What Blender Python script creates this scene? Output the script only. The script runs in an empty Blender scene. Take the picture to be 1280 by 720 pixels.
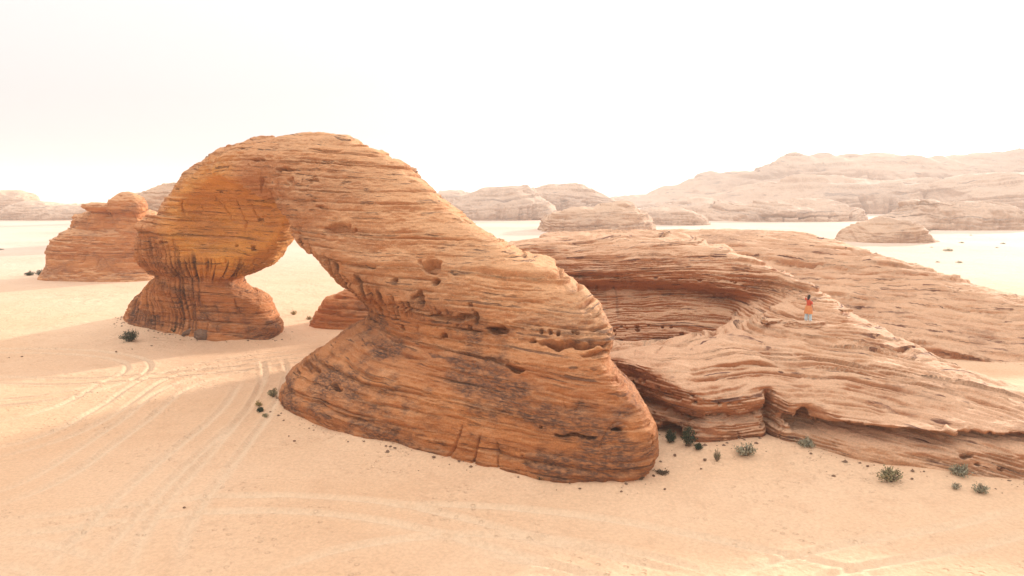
import bpy, math, random
import numpy as np
from mathutils import Vector

C = bpy.context.scene.collection
SC = bpy.context.scene
R = math.radians

# ------------------------------------------------------------------ camera
cam_d = bpy.data.cameras.new('camera')
cam_d.sensor_width = 36.0
cam_d.lens = 36.0 * 900 / 1280
cam_d.clip_start = 0.5
cam_d.clip_end = 12000
cam = bpy.data.objects.new('camera', cam_d)
C.objects.link(cam)
cam.location = (0, 0, 14)
cam.rotation_euler = (R(90) - math.atan(115 / 900), 0, 0)
SC.camera = cam

# ------------------------------------------------------------------ light
CLOUD = 3.5
SUN_EL, SUN_AZ = R(12.6), R(52)          # azimuth counted from +X towards +Y
w = bpy.data.worlds.new('World')
SC.world = w
w.use_nodes = True
wn = w.node_tree.nodes
wl = w.node_tree.links
bg = wn['Background']
sky = wn.new('ShaderNodeTexSky')
sky.sky_type = 'NISHITA'
sky.sun_disc = False
sky.sun_elevation = SUN_EL
sky.sun_rotation = R(90) - SUN_AZ
sky.altitude = 900
sky.air_density = 1.0
sky.dust_density = 4.0
sky.ozone_density = 1.0
veil = wn.new('ShaderNodeHueSaturation')   # thin bright overcast veil: little colour left in the sky
veil.inputs['Saturation'].default_value = 0.08
veil.inputs['Value'].default_value = 1.0
wl.new(sky.outputs[0], veil.inputs['Color'])
warm = wn.new('ShaderNodeMix')
warm.data_type = 'RGBA'
warm.blend_type = 'MULTIPLY'
warm.inputs['Factor'].default_value = 1.0
warm.inputs['B'].default_value = (1.0, 0.965, 0.94, 1)
wl.new(veil.outputs[0], warm.inputs['A'])
# bright cloud veil over the clear sky: an overcast dome, brighter overhead than at the horizon
tc_ = wn.new('ShaderNodeTexCoord')
sp_ = wn.new('ShaderNodeSeparateXYZ')
wl.new(tc_.outputs['Generated'], sp_.inputs[0])
zz_ = wn.new('ShaderNodeMath'); zz_.operation = 'MULTIPLY_ADD'; zz_.use_clamp = False
wl.new(sp_.outputs[2], zz_.inputs[0])
zz_.inputs[1].default_value = CLOUD * 1.35
zz_.inputs[2].default_value = CLOUD * 0.45
mx_ = wn.new('ShaderNodeMath'); mx_.operation = 'MAXIMUM'
wl.new(zz_.outputs[0], mx_.inputs[0]); mx_.inputs[1].default_value = CLOUD * .3
cl_ = wn.new('ShaderNodeCombineColor')
for i_, t_ in enumerate((1.0, .98, .965)):
    k_ = wn.new('ShaderNodeMath'); k_.operation = 'MULTIPLY'; k_.inputs[1].default_value = t_
    wl.new(mx_.outputs[0], k_.inputs[0]); wl.new(k_.outputs[0], cl_.inputs[i_])
mixc = wn.new('ShaderNodeMix'); mixc.data_type = 'RGBA'
mixc.inputs['Factor'].default_value = .8
wl.new(warm.outputs['Result'], mixc.inputs['A']); wl.new(cl_.outputs[0], mixc.inputs['B'])
wl.new(mixc.outputs['Result'], bg.inputs['Color'])
bg.inputs['Strength'].default_value = 0.15

sun_d = bpy.data.lights.new('sun', 'SUN')
sun_d.energy = 2.7
sun_d.angle = R(2.5)
sun_d.color = (1.0, 0.925, 0.83)
sun = bpy.data.objects.new('sun', sun_d)
C.objects.link(sun)
sdir = Vector((math.cos(SUN_EL) * math.cos(SUN_AZ), math.cos(SUN_EL) * math.sin(SUN_AZ), math.sin(SUN_EL)))
sun.rotation_euler = sdir.to_track_quat('Z', 'Y').to_euler()
sun.location = sdir * 400

SC.view_settings.view_transform = 'Standard'
SC.view_settings.look = 'None'
SC.view_settings.exposure = 1.22
SC.view_settings.gamma = 1.0
SC.view_settings.use_curve_mapping = False
SC.render.engine = 'CYCLES'
SC.cycles.use_denoising = True
SC.cycles.max_bounces = 6
SC.cycles.diffuse_bounces = 4
SC.cycles.volume_bounces = 1
HAZE = 0.00038

# ------------------------------------------------------------------ noise
def _hash(ix, iy, iz, seed):
    h = (ix * 374761393 + iy * 668265263 + iz * 2147483647 + seed * 974634777) & 0xffffffff
    h = ((h ^ (h >> 13)) * 1274126177) & 0xffffffff
    h = ((h ^ (h >> 16)) * 2246822519) & 0xffffffff
    return h ^ (h >> 15)

def _rnd(ix, iy, iz, seed):
    return _hash(ix, iy, iz, seed).astype(np.float64) / 4294967295.0

def noise(x, y, z, seed=0):
    """smooth value/gradient noise about -1..1"""
    x = np.asarray(x, float); y = np.asarray(y, float); z = np.asarray(z, float)
    x, y, z = np.broadcast_arrays(x, y, z)
    fx = np.floor(x); fy = np.floor(y); fz = np.floor(z)
    ix = fx.astype(np.int64); iy = fy.astype(np.int64); iz = fz.astype(np.int64)
    fx = x - fx; fy = y - fy; fz = z - fz
    u = fx * fx * fx * (fx * (fx * 6 - 15) + 10)
    v = fy * fy * fy * (fy * (fy * 6 - 15) + 10)
    t = fz * fz * fz * (fz * (fz * 6 - 15) + 10)
    out = 0
    for a in (0, 1):
        for b in (0, 1):
            for c in (0, 1):
                h = _hash(ix + a, iy + b, iz + c, seed)
                g = ((h & 255) / 127.5 - 1) * (fx - a) + (((h >> 8) & 255) / 127.5 - 1) * (fy - b) \
                    + (((h >> 16) & 255) / 127.5 - 1) * (fz - c)
                out = out + g * (u if a else 1 - u) * (v if b else 1 - v) * (t if c else 1 - t)
    return out * 1.5

def fbm(x, y, z, seed=0, octv=4, gain=0.5):
    s = 0; a = 1.0; f = 1.0; n = 0
    for o in range(octv):
        s = s + a * noise(x * f, y * f, z * f, seed + o * 17)
        n += a; a *= gain; f *= 2.03
    return s / n

def layer(t, seed, sharp=0.22):
    """random step per layer with a short rounded riser"""
    t = t + .5 * noise(t * .55, 0 * t, 0 * t, seed + 3) + .22 * noise(t * 1.3, 0 * t, 0 * t, seed + 4)
    i = np.floor(t).astype(np.int64)
    f = t - i
    a = _rnd(i, 0 * i, 0 * i, seed); b = _rnd(i + 1, 0 * i, 0 * i, seed)
    k = np.clip((f - (1 - sharp)) / sharp, 0, 1)
    k = k * k * (3 - 2 * k)
    return a + (b - a) * k - 0.5, f, i + k

def cells(x, y, z, seed):
    """distance to the nearest of jittered points and that point's random size"""
    ix = np.floor(x).astype(np.int64); iy = np.floor(y).astype(np.int64); iz = np.floor(z).astype(np.int64)
    best = np.full(x.shape, 9.0); rr = np.zeros(x.shape)
    for a in (-1, 0, 1):
        for b in (-1, 0, 1):
            for c in (-1, 0, 1):
                jx, jy, jz = ix + a, iy + b, iz + c
                dx = jx + 0.15 + 0.7 * _rnd(jx, jy, jz, seed) - x
                dy = jy + 0.15 + 0.7 * _rnd(jx, jy, jz, seed + 1) - y
                dz = jz + 0.15 + 0.7 * _rnd(jx, jy, jz, seed + 2) - z
                d = np.sqrt(dx * dx + dy * dy + dz * dz)
                m = d < best
                best = np.where(m, d, best)
                rr = np.where(m, _rnd(jx, jy, jz, seed + 3), rr)
    return best, rr

def sstep(a, b, x):
    t = np.clip((x - a) / (b - a), 0, 1)
    return t * t * (3 - 2 * t)

def smin(a, b, k):
    h = np.clip(0.5 + 0.5 * (b - a) / k, 0, 1)
    return b + (a - b) * h - k * h * (1 - h)

def smax(a, b, k):
    return -smin(-a, -b, k)

# ------------------------------------------------------------------ solids
def hermite(zs, vals, z):
    zs = np.asarray(zs, float); vals = np.asarray(vals, float)
    m = np.gradient(vals, zs)
    i = np.clip(np.searchsorted(zs, z) - 1, 0, len(zs) - 2)
    h = zs[i + 1] - zs[i]
    t = np.clip((z - zs[i]) / h, 0, 1)
    t2 = t * t; t3 = t2 * t
    return (2 * t3 - 3 * t2 + 1) * vals[i] + (t3 - 2 * t2 + t) * h * m[i] + (-2 * t3 + 3 * t2) * vals[i + 1] + (t3 - t2) * h * m[i + 1]

def stack(levels, X, Y, Z, n=2.6):
    """solid lofted through level outlines (z, x_left, y_left, x_right, y_right, half depth)"""
    L = np.array(levels, float)
    zz = np.clip(Z, L[0, 0], L[-1, 0])
    q = [hermite(L[:, 0], L[:, k], zz) for k in range(1, 6)]
    cx = (q[0] + q[2]) / 2; cy = (q[1] + q[3]) / 2
    ax = np.maximum((q[2] - q[0]) / 2, 0.15); ay = (q[3] - q[1]) / 2
    hy = np.maximum(q[4], 0.15)
    u = (X - cx) / ax
    v = (Y - cy - u * ay) / hy
    r = (np.abs(u) ** n + np.abs(v) ** n) ** (1 / n) + 1e-6
    rad = np.sqrt((X - cx) ** 2 + (Y - cy) ** 2)
    d = np.where(rad < 0.3, -np.minimum(ax, hy), rad * (1 - 1 / r))
    d = np.minimum(d, 6)
    return np.maximum(d, Z - L[-1, 0])

def ell(c, r, X, Y, Z, rot=0.0, tilt=0.0):
    x = X - c[0]; y = Y - c[1]; z = Z - c[2]
    cs, sn = math.cos(rot), math.sin(rot)
    x, y = x * cs + y * sn, -x * sn + y * cs
    ct, st = math.cos(tilt), math.sin(tilt)
    x, z = x * ct + z * st, -x * st + z * ct
    k = np.sqrt((x / r[0]) ** 2 + (y / r[1]) ** 2 + (z / r[2]) ** 2) + 1e-6
    return (k - 1) * min(r) * 0.9

def spline_poly(P, n=6):
    P = np.array(P, float); out = []
    N = len(P)
    for i in range(N):
        a, b, c, d = P[i - 1], P[i], P[(i + 1) % N], P[(i + 2) % N]
        for t in np.linspace(0, 1, n, endpoint=False):
            out.append(0.5 * ((2 * b) + (c - a) * t + (2 * a - 5 * b + 4 * c - d) * t * t + (3 * b - a - 3 * c + d) * t ** 3))
    return np.array(out)

def poly2d(P, X, Y):
    """signed distance to a closed outline (negative inside)"""
    d = np.full(X.shape, 1e9); s = np.ones(X.shape)
    N = len(P)
    for i in range(N):
        a = P[i]; b = P[i - 1]
        ex, ey = b[0] - a[0], b[1] - a[1]
        wx, wy = X - a[0], Y - a[1]
        t = np.clip((wx * ex + wy * ey) / (ex * ex + ey * ey + 1e-12), 0, 1)
        d = np.minimum(d, (wx - ex * t) ** 2 + (wy - ey * t) ** 2)
        c1 = Y >= a[1]; c2 = Y < b[1]; c3 = ex * wy > ey * wx
        s = np.where((c1 & c2 & c3) | (~c1 & ~c2 & ~c3), -s, s)
    return s * np.sqrt(d)

def tps(P):
    """smooth surface z(x, y) through points"""
    P = np.array(P, float); n = len(P)
    def ph(r2):
        return 0.5 * r2 * np.log(r2 + 1e-9)
    A = np.zeros((n + 3, n + 3))
    A[:n, :n] = ph((P[:, None, 0] - P[None, :, 0]) ** 2 + (P[:, None, 1] - P[None, :, 1]) ** 2) + np.eye(n) * 1.5
    A[:n, n] = 1; A[:n, n + 1:] = P[:, :2]
    A[n, :n] = 1; A[n + 1:, :n] = P[:, :2].T
    wv = np.linalg.solve(A, np.r_[P[:, 2], 0, 0, 0])
    def f(X, Y):
        o = wv[n] + wv[n + 1] * X + wv[n + 2] * Y
        for i in range(n):
            o = o + wv[i] * ph((X - P[i, 0]) ** 2 + (Y - P[i, 1]) ** 2)
        return o
    return f

def surface_net(f, lo, hi, h):
    xs = np.arange(lo[0], hi[0] + h, h); ys = np.arange(lo[1], hi[1] + h, h); zs = np.arange(lo[2], hi[2] + h, h)
    X, Y, Z = np.meshgrid(xs, ys, zs, indexing='ij')
    F = f(X, Y, Z)
    del X, Y, Z
    S = F < 0
    cnt = np.zeros((len(xs) - 1, len(ys) - 1, len(zs) - 1), np.int8)
    for a in (0, 1):
        for b in (0, 1):
            for c in (0, 1):
                cnt += S[a:a + cnt.shape[0], b:b + cnt.shape[1], c:c + cnt.shape[2]]
    act = (cnt > 0) & (cnt < 8)
    ci = np.argwhere(act)
    idx = np.full(act.shape, -1, np.int64)
    idx[act] = np.arange(len(ci))
    acc = np.zeros((len(ci), 3)); num = np.zeros(len(ci))
    cor = [(a, b, c) for a in (0, 1) for b in (0, 1) for c in (0, 1)]
    for i in range(8):
        for j in range(i + 1, 8):
            if sum(abs(cor[i][k] - cor[j][k]) for k in range(3)) != 1:
                continue
            p = ci + cor[i]; q = ci + cor[j]
            fp = F[p[:, 0], p[:, 1], p[:, 2]]; fq = F[q[:, 0], q[:, 1], q[:, 2]]
            m = (fp < 0) != (fq < 0)
            t = fp[m] / (fp[m] - fq[m])
            acc[m] += p[m] + (q[m] - p[m]) * t[:, None]
            num[m] += 1
    V = acc / num[:, None] * h + np.array(lo)
    Q = []
    for ax in range(3):
        s0 = [slice(None)] * 3; s1 = [slice(None)] * 3
        s0[ax] = slice(0, -1); s1[ax] = slice(1, None)
        ch = S[tuple(s0)] != S[tuple(s1)]
        o = [k for k in range(3) if k != ax]
        e = np.argwhere(ch)
        for k in o:
            e = e[(e[:, k] > 0) & (e[:, k] < act.shape[k])]
        ins = S[e[:, 0], e[:, 1], e[:, 2]]
        def nb(da, db):
            c = e.copy(); c[:, o[0]] += da; c[:, o[1]] += db
            return idx[c[:, 0], c[:, 1], c[:, 2]]
        quad = np.stack([nb(-1, -1), nb(0, -1), nb(0, 0), nb(-1, 0)], 1)
        flip = ins if ax != 1 else ~ins
        quad[~flip] = quad[~flip][:, ::-1]
        Q.append(quad)
    Q = np.concatenate(Q)
    return V, Q[(Q >= 0).all(1)]

def make_mesh(name, V, Q, smooth=True):
    me = bpy.data.meshes.new(name)
    V = np.asarray(V, np.float32); Q = np.asarray(Q, np.int32)
    me.vertices.add(len(V)); me.vertices.foreach_set('co', V.ravel())
    me.loops.add(Q.size); me.loops.foreach_set('vertex_index', Q.ravel())
    me.polygons.add(len(Q))
    me.polygons.foreach_set('loop_start', np.arange(len(Q), dtype=np.int32) * Q.shape[1])
    me.polygons.foreach_set('use_smooth', np.full(len(Q), smooth))
    me.update(calc_edges=True)
    me.validate()
    return me

def subdivide(me, lv):
    if lv < 1:
        return me
    o = bpy.data.objects.new('tmp', me); C.objects.link(o)
    m = o.modifiers.new('s', 'SUBSURF'); m.levels = lv; m.render_levels = lv
    dg = bpy.context.evaluated_depsgraph_get()
    me2 = bpy.data.meshes.new_from_object(o.evaluated_get(dg))
    bpy.data.objects.remove(o)
    bpy.data.meshes.remove(me)
    return me2

def co_of(me):
    a = np.empty(len(me.vertices) * 3, np.float32); me.vertices.foreach_get('co', a)
    return a.reshape(-1, 3).astype(float)

def no_of(me):
    a = np.empty(len(me.vertices) * 3, np.float32); me.vertex_normals.foreach_get('vector', a)
    return a.reshape(-1, 3).astype(float)

def put(me, V):
    me.vertices.foreach_set('co', V.astype(np.float32).ravel()); me.update()

def attr(me, name, vals):
    a = me.attributes.new(name, 'FLOAT', 'POINT')
    a.data.foreach_set('value', np.asarray(vals, np.float32))

def bedding(P, dip=(0, 0), warp=0.7, seed=0, s=1.0):
    x, y, z = P[:, 0] / s, P[:, 1] / s, P[:, 2] / s
    return z + dip[0] * x + dip[1] * y + warp * fbm(x * .06, y * .06, z * .05, seed, 2) \
        + 0.16 * fbm(x * .3, y * .3, z * .3, seed + 5, 2)

def weather(me, seed=0, pits=None, scab=1.0, line=1.0, big=.36, vth=(-.02, .30), bed_fn=None, vmask=None, amp_fn=None, s=1.0, dip=(0, 0), warp=0.7, amp=1.0, lump=0.35, flute=0.0, flute_fn=None,
            holes=None, thick=(2.3, 0.75, 0.26), cross=0.0, fine=True):
    """carve strata, seams, pits and flutes into a rock mesh; s scales all lengths for far rocks"""
    P = co_of(me); N = no_of(me)
    x, y, z = P.T / s
    P = P + N * (lump * s * fbm(x * .22, y * .22, z * .3, seed + 1, 3))[:, None]
    put(me, P); N = no_of(me)
    t = bedding(P, dip, warp, seed, s)
    if bed_fn:
        t = t + bed_fn(P)
    if cross:                                       # cross-bedded sets: sweeping slanted laminae within thick beds
        setk = np.floor(t / 2.9)
        i = setk.astype(np.int64)
        sx = (_rnd(i, 0 * i, 0 * i, seed + 90) - 0.5) * 2 * cross
        sy = (_rnd(i, 0 * i, 0 * i, seed + 91) - 0.5) * 2 * cross
        tc = t + sx * x + sy * y * 0.6
    else:
        tc = t
    along = fbm(x * .13, y * .13, z * .45, seed + 8, 2)
    side = sstep(.97, .75, np.abs(N[:, 2]))
    d = np.zeros(len(x))
    a1, f1, i1 = layer(t / thick[0] + 0.3, seed + 20, 0.12)
    d += big * a1 * (0.6 + .8 * sstep(-.3, .3, along))
    a2, f2, i2 = layer(tc / thick[1] + 0.11, seed + 21, 0.16)
    k2 = .12 + .88 * sstep(-.08, .25, fbm(x * .09 + 9, y * .09, t * .6, seed + 7, 2))
    d += 0.22 * a2 * k2
    d += 0.20 * sstep(-.22, .22, noise(x * .24, y * .24, i2 * 3.7, seed + 23)) - .10
    d += 0.26 * sstep(-.2, .2, noise(x * .13, y * .13, i1 * 2.9, seed + 24)) - .13
    seam_m = sstep(-.12, 0.22, fbm(x * .10 + 30, y * .10, t * 1.3, seed + 9, 2))
    seam = np.exp(-((np.minimum(f2, 1 - f2) * thick[1]) / 0.065) ** 2)
    d -= 0.36 * seam * seam_m * (.5 + sstep(-.2, .3, noise(x * .5, y * .5, t * 2, seed + 19)))
    seam1 = np.exp(-((np.minimum(f1, 1 - f1) * thick[0]) / 0.10) ** 2)
    d -= 0.55 * seam1 * sstep(-.1, .25, along)
    massive = fbm(x * .075 + 3, y * .075, z * .22, seed + 26, 2)      # massive patches between the ledgy ones
    d *= .38 + .62 * sstep(-.12, .2, massive)
    if amp_fn:
        d *= amp_fn(P)
    # broken, scabby surface between the ledges
    r1 = fbm(x * .75, y * .75, z * 1.7, seed + 12, 3)
    d -= scab * (0.20 * np.abs(r1) - 0.05)
    calm = .45 + .55 * sstep(-.12, .2, massive)
    if fine:
        a3, f3, i3 = layer(tc / thick[2], seed + 22, 0.35)
        k3 = sstep(-.2, .3, fbm(x * .35, y * .35, t, seed + 10, 2))
        d += 0.10 * line * a3 * k3 * calm
        d -= 0.14 * np.exp(-((np.minimum(f3, 1 - f3) * thick[2]) / 0.05) ** 2) * sstep(.05, .4, line - 1 + fbm(x * .35, y * .35, t * 2, seed + 11, 2)) * line
        d += 0.06 * fbm(x * 1.6, y * 1.6, z * 7.5, seed + 18, 3)
        chip = cells(x * 1.1, y * 1.1, z * 2.6, seed + 34)
        d -= scab * 0.10 * sstep(.55, .3, chip[0]) * sstep(.62, .8, chip[1])
    # blunt blocks: short vertical joints on the faces
    jn = noise(x * .55 + 5, y * .55, z * .12, seed + 13)
    d -= 0.26 * np.exp(-(jn / 0.03) ** 2) * sstep(.08, .4, noise(x * .2, y * .2, z * .35, seed + 14)) * sstep(.55, .3, N[:, 2])
    holes_m = np.zeros(len(x))
    if holes is not None:
        for k, (fn, size, depth, thr) in enumerate(holes):
            m = fn(P, N, t)
            sel = np.where(m > 0.02)[0]
            if len(sel) == 0:
                continue
            c, rr = cells(x[sel] / size, y[sel] / size, z[sel] / (size * 0.75), seed + 40 + k * 7)
            rad = (0.12 + 0.34 * rr)
            ok = sstep(thr, thr + 0.08, m[sel] * (0.45 + 0.55 * _rr2(rr)))
            h = (1 - sstep(rad * 0.7, rad, c)) * ok
            hv = np.zeros(len(x)); hv[sel] = h
            d -= depth * hv
            holes_m = np.maximum(holes_m, hv)
    if flute:
        fm, fu = flute_fn(P, N)
        fl = noise(fu * 1.6, z * .14, 0, seed + 15) + 0.8 * noise(fu * 4.3, z * .22, 0, seed + 16)
        d -= flute * fm * sstep(-0.1, 0.55, fl)
        attr(me, 'streak', np.clip(fm * sstep(0.05, 0.45, fl + .2 * noise(fu * 7, z * .8, 0, seed + 17)), 0, 1))
    else:
        attr(me, 'streak', np.zeros(len(x)))
    for (qx, qy, qz, qw, qh, qd) in (pits or []):
        sel = np.where((np.abs(P[:, 0] - qx) < qw * 1.5) & (np.abs(P[:, 2] - qz) < qh * 1.8) & (np.abs(P[:, 1] - qy) < 4) & (N[:, 1] < .25))[0]
        if len(sel):
            r = np.sqrt(((P[sel, 0] - qx) / qw) ** 2 + ((P[sel, 2] - qz + .12 * noise(P[sel, 0] * 1.5, 0, 0, 4)) / qh) ** 2)
            r = r + .35 * noise(P[sel, 0] * 2.2, P[sel, 1] * 2.2, P[sel, 2] * 3, seed + 61)
            d[sel] -= qd * 1.5 * sstep(1.08, .72, r)
    P = P + N * (amp * s * d)[:, None]
    put(me, P)
    attr(me, 'bed', tc)
    attr(me, 'seam', np.clip(np.maximum(seam * seam_m, seam1 * 0.6) , 0, 1))
    # dark desert varnish in ragged patches
    v = fbm(x * .16 + 11, y * .16, z * .38, seed + 30, 4) + 0.35 * fbm(x * .9, y * .9, z * 1.3, seed + 31, 3)
    attr(me, 'varnish', sstep(vth[0], vth[1], v) * (vmask(P) if vmask else 1))
    return me

def _rr2(r):
    return (r * 7.13) % 1.0

# ------------------------------------------------------------------ materials
def principled(name):
    m = bpy.data.materials.new(name); m.use_nodes = True
    nt = m.node_tree
    return m, nt, nt.nodes['Principled BSDF']

def nmix(nt, fac, a, b, mode='MIX'):
    n = nt.nodes.new('ShaderNodeMix'); n.data_type = 'RGBA'; n.blend_type = mode
    for sock, v in (('Factor', fac), ('A', a), ('B', b)):
        if isinstance(v, (int, float)):
            n.inputs[sock].default_value = v
        elif isinstance(v, tuple):
            n.inputs[sock].default_value = (*v, 1) if len(v) == 3 else v
        else:
            nt.links.new(v, n.inputs[sock])
    return n.outputs['Result']

def nmath(nt, op, a, b=0.0, c=None, clamp=False):
    n = nt.nodes.new('ShaderNodeMath'); n.operation = op; n.use_clamp = clamp
    for i, v in enumerate((a, b, c)):
        if v is None:
            continue
        if isinstance(v, (int, float)):
            n.inputs[i].default_value = v
        else:
            nt.links.new(v, n.inputs[i])
    return n.outputs[0]

def nrange(nt, v, a, b, lo=0.0, hi=1.0):
    n = nt.nodes.new('ShaderNodeMapRange'); n.interpolation_type = 'SMOOTHSTEP'
    nt.links.new(v, n.inputs[0])
    for i, q in enumerate((a, b, lo, hi)):
        n.inputs[i + 1].default_value = q
    return n.outputs[0]

def nnoise(nt, co, scale, detail=4, rough=0.55, stretch=(1, 1, 1)):
    mp = nt.nodes.new('ShaderNodeMapping'); mp.inputs['Scale'].default_value = stretch
    nt.links.new(co, mp.inputs['Vector'])
    n = nt.nodes.new('ShaderNodeTexNoise')
    n.inputs['Scale'].default_value = scale; n.inputs['Detail'].default_value = detail; n.inputs['Roughness'].default_value = rough
    nt.links.new(mp.outputs[0], n.inputs['Vector'])
    return n.outputs['Fac']

def nattr(nt, name):
    n = nt.nodes.new('ShaderNodeAttribute'); n.attribute_name = name
    return n.outputs['Fac']

def sandstone(name, base, deep, pale, varnish, v_amt=0.6, ochre=None, s=1.0, bump=0.35, dust_lit=0.5, top_lit=False, lam_amt=.7):
    m, nt, bs = principled(name)
    geo = nt.nodes.new('ShaderNodeNewGeometry')
    pos = geo.outputs['Position']
    f = 1 / s
    bed = nattr(nt, 'bed')
    # colour of each bed: a 1-D noise along the bedding coordinate, loosened by position
    comb = nt.nodes.new('ShaderNodeCombineXYZ')
    nt.links.new(bed, comb.inputs[2])
    lean = nnoise(nt, pos, 0.12 * f, 3)
    nt.links.new(nmath(nt, 'MULTIPLY', lean, 1.6), comb.inputs[0])
    b1 = nnoise(nt, comb.outputs[0], 0.9, 5, 0.65)
    b2 = nnoise(nt, comb.outputs[0], 4.5, 3, 0.7)
    n1 = nnoise(nt, pos, 0.5 * f, 6, 0.62, (1, 1, 2.2))
    n2 = nnoise(nt, pos, 3.2 * f, 5, 0.65, (1, 1, 3.5))
    col = nmix(nt, nrange(nt, b1, .36, .64), deep, base)
    col = nmix(nt, nmath(nt, 'MULTIPLY', nrange(nt, b2, .45, .75), 0.45), col, pale)
    col = nmix(nt, nmath(nt, 'MULTIPLY', nrange(nt, n1, .5, .78), 0.55), col, pale)
    if ochre:  # ochre rock; on the arch it also carries painted bounce glow
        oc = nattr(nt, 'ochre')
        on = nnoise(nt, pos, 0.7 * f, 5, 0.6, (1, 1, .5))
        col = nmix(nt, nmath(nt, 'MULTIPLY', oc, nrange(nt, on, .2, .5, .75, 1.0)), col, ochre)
    if top_lit:                                       # upper face painted paler as if lit, above the brown stained foot
        bl = nattr(nt, 'top_lit')
        col = nmix(nt, nmath(nt, 'MULTIPLY', bl, nrange(nt, n1, .3, .7, .25, .7)), col, pale)
        dust_lit = nmath(nt, 'MULTIPLY_ADD', bl, dust_lit * .75, dust_lit * .25)
    # pale sand dust lying on ledges, plus painted top light on upward faces
    sep = nt.nodes.new('ShaderNodeSeparateXYZ'); nt.links.new(geo.outputs['Normal'], sep.inputs[0])
    up = nmath(nt, 'ADD', sep.outputs[2], nmath(nt, 'MULTIPLY', nmath(nt, 'SUBTRACT', n2, .5), 0.55))
    col = nmix(nt, nmath(nt, 'MULTIPLY', nrange(nt, up, .25, .9), dust_lit), col, tuple(min(1, c * 1.12) for c in pale))
    # thin iron-dark laminae that follow the bedding
    lam = nnoise(nt, comb.outputs[0], 5.5, 3, .6)
    lam_m = nmath(nt, 'MULTIPLY', nrange(nt, lam, .57, .64), nrange(nt, n1, .38, .58))
    col = nmix(nt, nmath(nt, 'MULTIPLY', lam_m, lam_amt), col, varnish)
    # varnish patches and run-off streaks
    va = nmath(nt, 'MULTIPLY', nattr(nt, 'varnish'), nrange(nt, n2, .35, .62, .25, 1.0))
    col = nmix(nt, nmath(nt, 'MULTIPLY', va, v_amt), col, varnish)
    st = nmath(nt, 'MULTIPLY', nattr(nt, 'streak'), 0.75)
    col = nmix(nt, st, col, tuple(c * 0.8 for c in varnish))
    # grain
    g = nnoise(nt, pos, 11 * f, 4, 0.7)
    col = nmix(nt, 1.0, col, _grey(nt, nrange(nt, g, .25, .75, .84, 1.16)), 'MULTIPLY')
    nt.links.new(col, bs.inputs['Base Color'])
    bs.inputs['Roughness'].default_value = 0.92
    bs.inputs['Specular IOR Level'].default_value = 0.15
    hh = nmath(nt, 'ADD', nmath(nt, 'MULTIPLY', n2, 0.6), nmath(nt, 'MULTIPLY', nnoise(nt, pos, 7 * f, 6, 0.7, (1, 1, 2.5)), 0.5))
    hh = nmath(nt, 'ADD', hh, nmath(nt, 'MULTIPLY', b2, 0.22))
    hh = nmath(nt, 'SUBTRACT', hh, nmath(nt, 'MULTIPLY', lam_m, 0.5))
    bp = nt.nodes.new('ShaderNodeBump')
    bp.inputs['Strength'].default_value = bump; bp.inputs['Distance'].default_value = 0.22 * s
    nt.links.new(hh, bp.inputs['Height']); nt.links.new(bp.outputs[0], bs.inputs['Normal'])
    return m

def _grey(nt, v):
    n = nt.nodes.new('ShaderNodeCombineColor')
    for i in range(3):
        nt.links.new(v, n.inputs[i])
    return n.outputs[0]

M_ARCH = sandstone('arch_sandstone', (.52, .20, .07), (.40, .135, .045), (.69, .375, .195), (.095, .055, .045), 0.85, (.74, .325, .07), top_lit=True, dust_lit=.75, bump=.9)
M_PALE = sandstone('ridge_sandstone', (.58, .295, .155), (.45, .185, .085), (.72, .46, .295), (.20, .09, .06), 0.45, (.44, .165, .07), dust_lit=.62, bump=.9, lam_amt=1.0)
M_BACK = sandstone('left_sandstone', (.53, .225, .085), (.42, .155, .055), (.62, .35, .19), (.20, .09, .055), 0.55, dust_lit=.7, bump=.6)
M_MID = sandstone('mid_sandstone', (.50, .30, .185), (.40, .215, .125), (.64, .44, .30), (.26, .16, .12), 0.35, s=4, dust_lit=.5)
M_FAR = sandstone('far_sandstone', (.52, .34, .235), (.43, .265, .175), (.63, .45, .33), (.25, .17, .14), 0.3, s=12, dust_lit=.5)

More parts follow.
